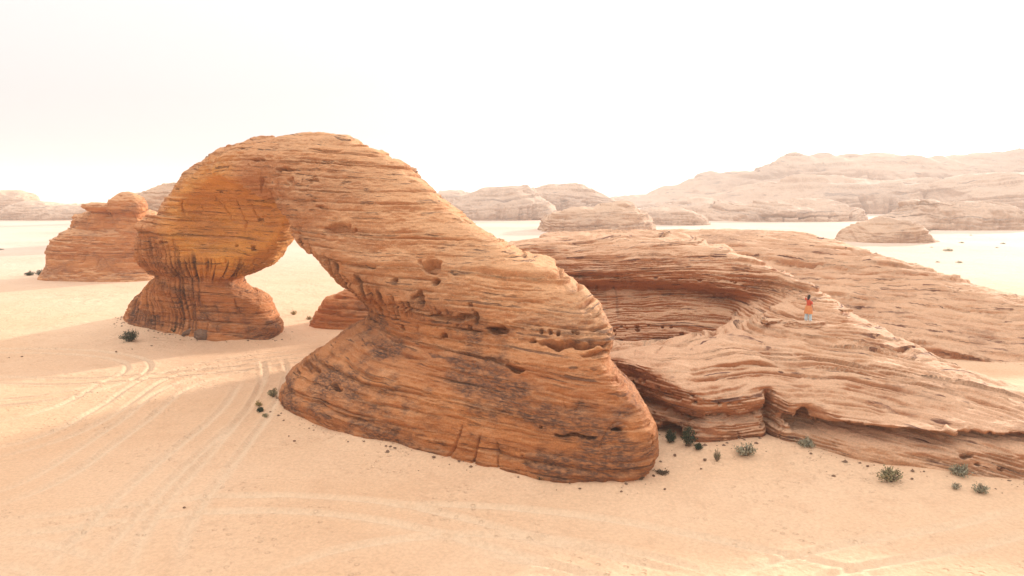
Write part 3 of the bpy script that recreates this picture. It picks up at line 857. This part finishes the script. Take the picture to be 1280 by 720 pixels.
def track(pts, width=.19, gauge=1.7, depth=.10, both=True):
    """ruts pressed into the sand along a path"""
    global hz, churn
    P = np.array(pts, float)
    t = np.linspace(0, 1, len(P)); tt = np.linspace(0, 1, 90)
    px = hermite(t, P[:, 0], tt); py = hermite(t, P[:, 1], tt)
    m = (gx > px.min() - 4) & (gx < px.max() + 4) & (gy > py.min() - 4) & (gy < py.max() + 4)
    X, Y = gx[m], gy[m]
    best = np.full(X.shape, 99.0); sd = np.zeros(X.shape)
    for i in range(len(px) - 1):
        ex, ey = px[i + 1] - px[i], py[i + 1] - py[i]
        L = math.hypot(ex, ey) + 1e-9
        q = np.clip(((X - px[i]) * ex + (Y - py[i]) * ey) / L ** 2, 0, 1)
        rx, ry = X - px[i] - ex * q, Y - py[i] - ey * q
        d = np.hypot(rx, ry)
        k = d < best
        best = np.where(k, d, best); sd = np.where(k, np.sign(ex * ry - ey * rx) * d, sd)
    end = np.ones(X.shape)
    for q in (0, -1):
        end *= sstep(.6, 5, np.hypot(X - px[q], Y - py[q]))
    fade = np.clip(.95 + .5 * fbm(X * .3, Y * .3, 0, 70, 3), 0, 1.2) * end
    o = 0
    for c in ((-gauge / 2, gauge / 2) if both else (0,)):
        r = np.abs(sd - c)
        o = o - depth * np.exp(-(r / width) ** 4) + depth * .6 * np.exp(-((r - width * 1.7) / (width * .6)) ** 2)
        churn[m] = np.maximum(churn[m], np.exp(-(r / (width * 1.6)) ** 2) * .85 * fade)
    hz[m] += o * fade

track([(-38.0, 47.5), (-33.2, 48.4), (-30.4, 51.8), (-30.2, 56.7), (-33.2, 61.0), (-39.6, 63.5), (-51.2, 64.6)], both=True)
track([(-29.9, 37.0), (-27.0, 40.5), (-26.8, 46.9), (-27.4, 54.1), (-25.4, 58.9), (-20.9, 62.6), (-17.7, 65.3)], both=True)
track([(-25.0, 30.6), (-23.2, 34.5), (-23.8, 43.1), (-24.5, 51.8), (-21.2, 58.3), (-15.4, 61.9)], both=True)
track([(-13.1, 24.1), (-14.8, 29.8), (-15.7, 38.2), (-16.8, 47.5), (-18.7, 55.6), (-21.2, 62.2)], both=True)
track([(-43.1, 54.1), (-32.9, 53.4), (-24.9, 56.2), (-17.7, 60.1)], both=True)
track([(-16.5, 24.1), (-17.3, 29.1), (-17.9, 36.4), (-18.3, 45.6), (-20.1, 55.1)], both=True)
track([(-23.4, 28.5), (-17.4, 30.5), (-12.5, 31.6), (-5.7, 30.6), (1.6, 27.0), (5.2, 24.6)], both=True)
track([(-11.1, 24.1), (-6.4, 27.4), (-0.7, 28.5), (5.1, 27.0), (9.2, 24.3)], both=False)
track([(-22.2, 27.0), (-18.9, 26.7), (-16.5, 25.6), (-15.1, 24.1)], both=True)
track([(-75.4, 96.0), (-68.9, 97.5), (-64.5, 99.0), (-52.0, 94.5)], both=True)
track([(-2.7, 28.8), (0.0, 27.4), (2.8, 26.4), (7.4, 24.1)], both=True)
track([(-7.9, 30.6), (-2.9, 31.3), (4.2, 30.0), (10.8, 27.0), (15.4, 24.1)], both=False)
track([(25.0, 30.6), (18.5, 28.2), (12.4, 26.4), (7.4, 24.1)], both=True)
track([(-34.7, 43.1), (-31.6, 44.4), (-30.4, 48.4), (-31.4, 55.1)], both=False)
V = np.stack([gx, gy, hz], -1).reshape(-1, 3)
n, m = gx.shape
i, j = np.meshgrid(np.arange(n - 1), np.arange(m - 1), indexing='ij')
a = (i * m + j).ravel()
me = make_mesh('ground', V, np.stack([a, a + m, a + m + 1, a + 1], 1))
attr(me, 'churn', churn.ravel())
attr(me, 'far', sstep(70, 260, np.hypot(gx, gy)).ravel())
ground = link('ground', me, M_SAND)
ground['kind'] = 'structure'

def ground_z(x, y):
    i = int(np.clip(np.searchsorted(GX, x), 1, len(GX) - 1)); j = int(np.clip(np.searchsorted(GY, y), 1, len(GY) - 1))
    return float(hz[i, j])

SHRUBS = [
    (-36.8, 68.2, 1.01, 1.30, 'dark', 'round dark green bush on the sand left of the fluted arch leg'),
    (-33.7, 71.4, 0.61, 0.76, 'dark', 'small dark green bush against the foot of the fluted arch leg'),
    (-85.0, 126.3, 0.99, 1.04, 'dark', 'dark bush at the left foot of the domed rock, the outer one of two'),
    (-83.1, 126.3, 0.92, 1.19, 'dark', 'dark bush touching the left foot of the domed rock'),
    (-16.5, 48.4, 0.50, 0.65, 'olive', 'olive shrub beside the left corner of the big front leg'),
    (-16.9, 46.7, 0.33, 0.40, 'dry', 'dry yellowish tuft left of the olive shrub by the front leg'),
    (-16.3, 45.3, 0.24, 0.33, 'dark', 'tiny dark tuft below the dry tuft by the front leg'),
    (-15.7, 44.4, 0.28, 0.27, 'olive', 'flat olive tuft lowest of the cluster by the front leg'),
    (-26.2, 85.3, 0.48, 0.61, 'dry', 'yellow tuft seen through the arch, leftmost of its cluster'),
    (-23.4, 81.9, 0.42, 0.48, 'dry', 'small yellow tuft in the middle of the cluster under the arch'),
    (-22.0, 78.8, 0.53, 0.75, 'olive', 'olive tuft seen through the arch in front of the boulder'),
    (-20.0, 76.3, 0.47, 0.81, 'dark', 'dark green tuft right of the olive one under the arch'),
    (12.3, 36.4, 0.61, 0.86, 'grey', 'bushy grey green shrub on the sand before the cracked ridge wall'),
    (10.6, 35.8, 0.23, 0.81, 'olive', 'thin upright dark shrub left of the bushy grey green one'),
    (15.8, 37.4, 0.58, 0.56, 'grey', 'low spreading shrub at the ridge foot right of the crack'),
    (18.4, 33.6, 0.69, 0.89, 'olive', 'largest rounded olive shrub at the foot of the smooth ridge apron'),
    (21.9, 33.7, 0.61, 0.64, 'grey', 'brownish twiggy shrub at right, behind the pale tuft'),
    (21.0, 32.6, 0.28, 0.37, 'pale', 'pale silvery tuft before the brownish twiggy shrub'),
    (21.9, 32.2, 0.41, 0.57, 'grey', 'low grey shrub lowest in the cluster at the right edge'),
    (23.5, 34.5, 0.23, 0.70, 'olive', 'narrow upright shrub against the ridge at the right edge'),
    (6.2, 33.5, 0.30, 0.47, 'brown', 'brown tuft at the right corner of the front leg foot'),
    (4.6, 33.7, 0.28, 0.26, 'dark', 'flat dark tuft under the front leg, left of the brown one'),
    (1.5, 33.8, 0.28, 0.21, 'dark', 'flat dark tuft under the middle of the front leg'),
    (9.5, 37.3, 0.44, 1.30, 'dark', 'tall dark shrub in the hollow of the ridge wall behind the front leg'),
    (8.7, 38.1, 0.32, 0.81, 'dark', 'dark shrub deepest in the shaded hollow beside the front leg'),
    (9.9, 36.9, 0.26, 0.37, 'dark', 'low dark tuft before the hollow in the ridge wall'),
    (7.5, 34.6, 0.41, 0.22, 'brown', 'sprawling dark twigs on the sand between front leg and ridge')]

def leaf_material(name, col, col2):
    m, nt, bs = principled(name)
    oi = nt.nodes.new('ShaderNodeNewGeometry')
    n = nnoise(nt, oi.outputs['Position'], 9, 2)
    nt.links.new(nmix(nt, nrange(nt, n, .35, .65), col, col2), bs.inputs['Base Color'])
    bs.inputs['Roughness'].default_value = .8
    return m
LEAF = {'dark': leaf_material('dark_leaves', (.022, .035, .016), (.05, .065, .025)),
        'olive': leaf_material('olive_leaves', (.20, .17, .08), (.32, .27, .14)),
        'grey': leaf_material('grey_leaves', (.24, .22, .14), (.36, .325, .22)),
        'pale': leaf_material('pale_leaves', (.36, .32, .22), (.46, .42, .31)),
        'dry': leaf_material('dry_leaves', (.30, .21, .06), (.42, .30, .10)),
        'brown': leaf_material('brown_leaves', (.085, .055, .03), (.15, .10, .055))}
M_STEM = leaf_material('stem_bark', (.13, .085, .05), (.20, .14, .09))

def shrub(x, y, rx, h, kind, label, seed, name='desert_shrub', group='desert shrubs around the rocks', count=None):
    rng = np.random.default_rng(seed)
    base = bpy.data.objects.new(name, None); C.objects.link(base)
    base.location = (x, y, ground_z(x, y) - .02)
    base.empty_display_size = .2
    tag(base, label, 'bush', group)
    n_st = 26
    SV, SQ, LV, LQ = [], [], [], []
    nl = count or (1500 if kind == 'dark' else int(np.clip(900 * rx, 260, 900)))
    tips = []
    for k in range(n_st):
        a = rng.uniform(0, 2 * math.pi); rr = math.sqrt(rng.uniform(0, 1))
        tip = np.array([math.cos(a) * rr * rx, math.sin(a) * rr * rx * .9, h * (1 - .55 * rr ** 2) * rng.uniform(.65, 1.08)])
        root = tip * np.array([.12, .12, 0]); mid = (root + tip) / 2 + np.array([tip[0] * .12, tip[1] * .12, h * .08])
        tips.append((root, mid, tip))
        pr = None; rad = .016 + .02 * rx
        for q, (p, rr_) in enumerate(((root, rad), (mid, rad * .7), (tip, rad * .3))):
            b0 = len(SV)
            for c in range(4):
                SV.append(p + rr_ * np.array([math.cos(c * math.pi / 2), math.sin(c * math.pi / 2), 0]))
            if pr is not None:
                for c in range(4):
                    SQ.append((pr + c, pr + (c + 1) % 4, b0 + (c + 1) % 4, b0 + c))
            pr = b0
    size = np.clip(.11 * rx + .025, .04, .09)
    for k in range(nl):
        root, mid, tip = tips[rng.integers(n_st)]
        t = rng.uniform(.25, 1.05)
        p = (root * (1 - t) ** 2 + 2 * mid * t * (1 - t) + tip * t * t) + rng.normal(0, .10 * rx + .01, 3) * np.array([1, 1, .7])
        p[2] = max(p[2], .02)
        u = rng.normal(0, 1, 3); u[2] += .5; u /= np.linalg.norm(u)
        v = np.cross(u, rng.normal(0, 1, 3)); v /= np.linalg.norm(v) + 1e-6
        L = size * rng.uniform(.7, 1.6); W = L * .32
        b0 = len(LV)
        LV += [p, p + u * L * .5 + v * W, p + u * L, p + u * L * .5 - v * W]
        LQ.append((b0, b0 + 1, b0 + 2, b0 + 3))
    link('stem', make_mesh('stem', SV, SQ), M_STEM, base)
    link('foliage', make_mesh('foliage', LV, LQ, False), LEAF[kind], base)
    return base

for k, (x, y, rx, h, kind, lab) in enumerate(SHRUBS):
    shrub(x, y, rx * .9, h * .88, kind, lab, 500 + k)

# tiny shrubs dotted over the far flats
proto = []
rng = np.random.default_rng(77)
for k in range(3):
    V, Q = [], []
    for q in range(160):
        a = rng.uniform(0, 6.283); r = rng.uniform(0, 1) ** .6
        p = np.array([math.cos(a) * r, math.sin(a) * r, rng.uniform(.05, .75) * (1.1 - .5 * r)])
        u = rng.normal(0, 1, 3); u /= np.linalg.norm(u); v = np.cross(u, rng.normal(0, 1, 3)); v /= np.linalg.norm(v)
        b = len(V); V += [p, p + u * .16 + v * .08, p + u * .34, p + u * .16 - v * .08]; Q.append((b, b + 1, b + 2, b + 3))
    me_ = make_mesh('dry_shrub', V, Q, False); me_.materials.append(LEAF[('brown', 'olive', 'brown')[k]]); proto.append(me_)
for k in range(42):
    side = k % 3
    yy = rng.uniform(150, 330)
    xx = yy * (rng.uniform(-.70, -.60) if side == 0 else rng.uniform(.55, .72) if side == 1 else rng.uniform(-.06, .02))
    if side == 0:
        yy *= rng.uniform(.9, 1.5)
    o = bpy.data.objects.new('dry_shrub', proto[k % 3]); C.objects.link(o)
    o.location = (xx, yy, ground_z(xx, yy) - .05)
    r = rng.uniform(.35, 1.1); o.scale = (r, r, r * .8); o.rotation_euler = (0, 0, rng.uniform(0, 6))
    tag(o, 'tiny dark dry shrub, one of the specks scattered over the distant bright sand', 'bush', 'tiny shrubs on the distant sand')

STONES = [(-14.9, 31.2), (-42.8, 61.6), (-43.7, 61.3), (-35.6, 63.5), (-34.9, 64.9), (-33.8, 66.3), (-13.0, 40.5), (-12.4, 39.6), (7.3, 32.9), (10.0, 35.9), (9.6, 35.1), (7.0, 34.1), (18.0, 35.0), (8.6, 36.6)]
M_STONE = sandstone('loose_stone', (.22, .12, .075), (.13, .075, .05), (.36, .22, .14), (.07, .045, .035), .6, s=.3, dust_lit=.2)
def stone_mesh(seed, size, flat=.6, sub=3):
    import bmesh
    bm = bmesh.new(); bmesh.ops.create_icosphere(bm, subdivisions=sub, radius=1)
    me_ = bpy.data.meshes.new('stone'); bm.to_mesh(me_); bm.free()
    P = co_of(me_)
    P *= (1 + .55 * fbm(P[:, 0] * 1.1 + seed * 3.1, P[:, 1] * 1.1, P[:, 2] * 1.1, seed, 3))[:, None]
    t = P[:, 2].copy()
    P *= np.array([size, size * .8, size * flat])
    put(me_, P)
    me_.polygons.foreach_set('use_smooth', np.full(len(me_.polygons), True))
    attr(me_, 'bed', t + seed); attr(me_, 'varnish', np.full(len(P), .3)); attr(me_, 'streak', np.zeros(len(P)))
    return me_
WHERE = ['on the shaded sand', 'in the open sand', 'on the trodden sand', 'near the wheel tracks']
for k, (x, y) in enumerate(STONES):
    o = link('loose_stone', stone_mesh(k, (.07, .10, .06, .085)[k % 4]), M_STONE)
    o.location = (x, y, ground_z(x, y) + .02); o.rotation_euler = (0, 0, k * 1.3)
    tag(o, 'small dark loose stone lying on the bare sand in front of the rocks', 'stone', 'small loose stones on the sand')
# gravel and flakes shed along the rock feet
rng = np.random.default_rng(9)
V, Q = [], []
gxx, gyy = rng.uniform(-46, 30, 30000), rng.uniform(30, 86, 30000)
d_ = np.minimum(arch_sdf(gxx, gyy, np.full(30000, .3)), poly2d(R1P, gxx, gyy) - .7 * (gxx > 15))
keep = (d_ > 0) & (d_ < 2.2) & (rng.uniform(0, 1, 30000) < np.exp(-d_ / .6))
cand = list(zip(gxx[keep], gyy[keep]))[:900]
ico = [(0, 0, 1), (.9, 0, -.1), (.2, .85, 0), (-.75, .5, .1), (-.7, -.55, -.1), (.3, -.85, .1), (0, 0, -.8)]
for (x, y) in cand:
    r = .03 + .13 * rng.uniform() ** 4; a0 = rng.uniform(0, 6.3); b = len(V); zz = ground_z(x, y)
    for (u, v, w_) in ico:
        u, v = u * math.cos(a0) - v * math.sin(a0), u * math.sin(a0) + v * math.cos(a0)
        V.append((x + u * r * rng.uniform(.7, 1.3), y + v * r * rng.uniform(.7, 1.3), zz + w_ * r * .6 * rng.uniform(.7, 1.2)))
    for i_ in range(5):
        Q += [(b, b + 1 + i_, b + 1 + (i_ + 1) % 5), (b + 6, b + 1 + (i_ + 1) % 5, b + 1 + i_)]
me = make_mesh('gravel', V, Q, False)
attr(me, 'bed', rng.uniform(0, 9, len(V))); attr(me, 'varnish', np.full(len(V), .3)); attr(me, 'streak', np.zeros(len(V)))
link('gravel', me, M_STONE)['kind'] = 'stuff'
# fallen blocks along the foot of the left leg
for k, (x, y, r) in enumerate([(-41.8, 79.5, .8), (-39.5, 77.2, .7), (-37.6, 75.6, .9), (-35.6, 74, .8), (-33.6, 72.4, .95), (-31.6, 70.6, .85), (-30, 69, .9), (-34.8, 72.4, .5), (-32.2, 70, .45)]):
    o = link('fallen_block', stone_mesh(40 + k, r, .7, 4), M_STONE)
    o.location = (x, y, ground_z(x, y) + r * .2); o.rotation_euler = (.2, .1, k * 2.1)
    tag(o, 'dark fallen block in the row of rubble along the foot of the fluted arch leg', 'stone', 'rubble along the fluted leg')
M_SLAB = sandstone('slab_stone', (.55, .31, .175), (.43, .20, .10), (.70, .48, .32), (.27, .13, .085), .2, s=.6, dust_lit=.5)

# ------------------------------------------------------------------ loose slabs on the ridge and the person
bpy.context.view_layer.update()
def on_rock(o, x, y, z=60.0):
    hit, loc, nor, _ = o.ray_cast(Vector((x, y, z)), Vector((0, 0, -1)))
    return loc.z if hit else 0.0

def slab(name, label, x, y, rx, ry, h, seed, lift=.1, rot=0.0):
    mm = stone_mesh(seed, 1.0, 1.0, 5)
    P = co_of(mm)
    P[:, :2] *= (1 + .3 * fbm(P[:, 0] * 2.2, P[:, 1] * 2.2, seed, 5, 3))[:, None]
    P[:, 2] = np.sign(P[:, 2]) * np.abs(P[:, 2]) ** .55
    P *= np.array([rx, ry * 1.2, h]); put(mm, P)
    weather(mm, seed=seed, s=.35, lump=.3, amp=.9)
    attr(mm, 'ochre', np.zeros(len(P)))
    o = link(name, mm, M_SLAB)
    o.location = (x, y, on_rock(ridge, x, y) + lift); o.rotation_euler = (0, 0, rot)
    return tag(o, label, 'rock slab', 'loose slabs on the ridge')
PX, PY = 19.55, 46.9
stand = slab('flat_slab', 'flat loose slab under the feet of the person on the ridge', PX - .3, PY, 1.25, .5, .24, 71, .16)
slab('flat_slab', 'flat pale slab on the ridge left of the person', 17.6, 48.3, .75, .5, .16, 72, .1, .3)
slab('flat_slab', 'small slab on the ridge slope right of the person', 23.0, 49.6, .6, .4, .15, 73, .08, -.4)

def cloth(name, c, c2):
    m, nt, bs = principled(name)
    g = nt.nodes.new('ShaderNodeNewGeometry')
    nt.links.new(nmix(nt, nrange(nt, nnoise(nt, g.outputs['Position'], 14, 3), .35, .65), c, c2), bs.inputs['Base Color'])
    bs.inputs['Roughness'].default_value = .85
    return m
M_SKIN = cloth('skin', (.42, .24, .16), (.46, .27, .18)); M_HAIR = cloth('dark_hair', (.015, .011, .009), (.03, .02, .015))
M_RED = cloth('red_cloth', (.55, .07, .035), (.60, .10, .05)); M_ORANGE = cloth('orange_cloth', (.62, .22, .08), (.66, .28, .11))
M_BLUE = cloth('pale_blue_cloth', (.42, .55, .62), (.52, .64, .70)); M_SHOE = cloth('white_shoe', (.6, .58, .55), (.7, .68, .65)); M_EYE = cloth('eye', (.02, .015, .01), (.03, .02, .015))

def skin_body(name, nodes, edges, mat, parent, lv=2):
    mm = bpy.data.meshes.new(name)
    mm.from_pydata([n[0] for n in nodes], edges, [])
    o = bpy.data.objects.new(name, mm); C.objects.link(o)
    sk = o.modifiers.new('skin', 'SKIN'); sk.use_smooth_shade = True
    for v, n in zip(mm.skin_vertices[0].data, nodes):
        r = n[1]; v.radius = (r, r) if not isinstance(r, tuple) else r
    mm.skin_vertices[0].data[0].use_root = True
    sb = o.modifiers.new('sub', 'SUBSURF'); sb.levels = lv; sb.render_levels = lv
    dg = bpy.context.evaluated_depsgraph_get()
    m2 = bpy.data.meshes.new_from_object(o.evaluated_get(dg))
    bpy.data.objects.remove(o)
    return link(name, m2, mat, parent)

def rings(name, rows, mat, parent, n=28, ripple=0.0, k=7):
    """lofted cloth: rows of (cx, cy, z, rx, ry)"""
    V, Q = [], []
    for (cx, cy, z, rx, ry) in rows:
        for i in range(n):
            a = 2 * math.pi * i / n
            f = 1 + ripple * math.sin(k * a + z * 3)
            V.append((cx + rx * f * math.cos(a), cy + ry * f * math.sin(a), z))
    for r in range(len(rows) - 1):
        for i in range(n):
            Q.append((r * n + i, r * n + (i + 1) % n, (r + 1) * n + (i + 1) % n, (r + 1) * n + i))
    return link(name, make_mesh(name, V, Q), mat, parent)

person = bpy.data.objects.new('person', None); C.objects.link(person)
person.location = (PX, PY, on_rock(stand, 0.25, 0) + stand.location.z if on_rock(stand, .25, 0) else on_rock(ridge, PX, PY) + .2)
person.rotation_euler = (0, 0, R(-62))          # local +Y is where they face
tag(person, 'person in red top, orange wrap and pale blue trousers, hand raised to head', 'person')
N_ = [((0, 0, .93), (.13, .10)), ((0, .01, 1.12), (.115, .085)), ((0, 0, 1.30), (.14, .095)), ((0, -.01, 1.40), (.10, .075)), ((0, 0, 1.47), (.05, .05)), ((0, .015, 1.56), (.075, .088)), ((0, .01, 1.66), (.078, .092)), ((0, 0, 1.72), (.045, .055))]
E_ = [(0, 1), (1, 2), (2, 3), (3, 4), (4, 5), (5, 6), (6, 7)]
def chain(start, pts):
    a = start
    for p in pts:
        N_.append(p); E_.append((a, len(N_) - 1)); a = len(N_) - 1
    return a
for sx in (-1, 1):
    chain(0, [((sx * .10, 0, .86), .085), ((sx * .115, .02 * sx, .50), .058), ((sx * .12, -.01 + .05 * sx, .27), .05), ((sx * .12, -.02 + .05 * sx, .09), .036), ((sx * .125, .05 + .05 * sx, .045), .034), ((sx * .13, .14 + .05 * sx, .03), .028)])
def hand(w, d, side):
    """palm and five fingers from wrist index w along direction d"""
    d = Vector(d).normalized(); sd = Vector(side).normalized(); up = d.cross(sd)
    p = Vector(N_[w][0])
    pa = chain(w, [(tuple(p + d * .05), (.028, .02))])
    for k, (o, L) in enumerate(((-.028, .075), (-.009, .085), (.010, .08), (.028, .062))):
        b = p + d * .085 + sd * o
        chain(pa, [(tuple(b), .0095), (tuple(b + d * L * .55 + up * .006), .0085), (tuple(b + d * L * .95 + up * .022), .007)])
    chain(pa, [(tuple(p + d * .045 - sd * .04), .010), (tuple(p + d * .085 - sd * .055 + up * .01), .0085)])
w1 = chain(2, [((.15, -.01, 1.36), .058), ((.20, -.02, 1.34), .05), ((.27, -.01, 1.08), .04), ((.29, .08, .86), .026)])
hand(w1, (.03, .05, -.2), (0, 1, 0))
w2 = chain(2, [((-.15, -.01, 1.36), .058), ((-.20, -.01, 1.36), .05), ((-.36, .06, 1.54), .039), ((-.20, .08, 1.71), .026)])
hand(w2, (.12, 0, .06), (0, 1, .2))
skin_body('body', N_, E_, M_SKIN, person)
face = []
for sx in (-1, 1):
    b = rings('eye', [(sx * .030, .098, 1.605, .002, .002), (sx * .030, .101, 1.611, .012, .006), (sx * .030, .098, 1.617, .002, .002)], M_EYE, person, 10)
rings('nose', [(0, .108, 1.565, .016, .016), (0, .106, 1.58, .014, .015), (0, .098, 1.61, .008, .008)], M_SKIN, person, 10)
rings('mouth', [(0, .094, 1.535, .004, .003), (0, .097, 1.541, .024, .006), (0, .094, 1.547, .004, .003)], cloth('lips', (.40, .15, .12), (.42, .17, .13)), person, 10)
for sx in (-1, 1):
    rings('ear', [(sx * .082, .005, 1.565, .004, .008), (sx * .088, .005, 1.59, .010, .020), (sx * .088, .003, 1.615, .009, .018), (sx * .082, .003, 1.63, .003, .006)], M_SKIN, person, 10)
rings('hair', [(0, -.085, 1.36, .03, .02), (0, -.085, 1.44, .062, .035), (0, -.062, 1.52, .088, .062), (0, -.035, 1.60, .094, .085), (0, -.012, 1.66, .093, .098), (0, -.004, 1.70, .078, .085), (0, -.002, 1.74, .04, .045), (0, 0, 1.75, .004, .004)], M_HAIR, person, 24, .03, 9)
rings('red_top', [(0, 0, 1.0, .162, .122), (0, .005, 1.08, .152, .116), (0, .005, 1.20, .16, .12), (0, 0, 1.31, .185, .125), (0, -.005, 1.385, .175, .105), (0, -.005, 1.42, .11, .085), (0, 0, 1.45, .065, .06)], M_RED, person, 28, .02)
rings('orange_wrap', [(0, 0, .50, .30, .24), (0, 0, .62, .28, .225), (0, 0, .78, .255, .205), (0, 0, .92, .225, .175), (0, 0, 1.00, .192, .148), (0, 0, 1.035, .176, .136)], M_ORANGE, person, 36, .045, 8)
for sx, el in ((1, [(.17, -.01, 1.36), (.225, -.015, 1.26), (.26, -.01, 1.12)]), (-1, [(-.17, -.01, 1.36), (-.25, .01, 1.415), (-.33, .045, 1.50)])):
    skin_body('sleeve', [(el[0], .078), (el[1], .072), (el[2], .066)], [(0, 1), (1, 2)], M_RED, person)
for sx in (-1, 1):
    oy = .05 * sx
    rings('trouser_leg', [(sx * .125, oy - .005, .085, .105, .10), (sx * .122, oy, .25, .105, .10), (sx * .118, oy * .6, .48, .10, .095), (sx * .105, 0, .70, .092, .095), (sx * .085, 0, .90, .09, .10)], M_BLUE, person, 24, .04, 6)
    rings('shoe', [(sx * .128, oy + .055, -.005, .042, .115), (sx * .128, oy + .055, .035, .045, .12), (sx * .127, oy + .03, .065, .04, .09), (sx * .124, oy - .01, .10, .036, .042)], M_SHOE, person, 20)

# ------------------------------------------------------------------ haze
hv = [(-4000, -4000, -8), (4000, 4000, 82)]
V = [(hv[a][0], hv[b][1], hv[c][2]) for a in (0, 1) for b in (0, 1) for c in (0, 1)]
Q = [(0, 1, 3, 2), (4, 6, 7, 5), (0, 4, 5, 1), (2, 3, 7, 6), (0, 2, 6, 4), (1, 5, 7, 3)]
me = make_mesh('haze', V, Q, False)
hm = bpy.data.materials.new('haze_air'); hm.use_nodes = True
nt = hm.node_tree
nt.nodes.remove(nt.nodes['Principled BSDF'])
pv = nt.nodes.new('ShaderNodeVolumePrincipled')
pv.inputs['Color'].default_value = (.97, .95, .93, 1)
pv.inputs['Density'].default_value = HAZE
pv.inputs['Anisotropy'].default_value = 0
nt.links.new(pv.outputs[0], nt.nodes['Material Output'].inputs['Volume'])
hz_o = link('haze', me, hm)
hz_o['kind'] = 'stuff'
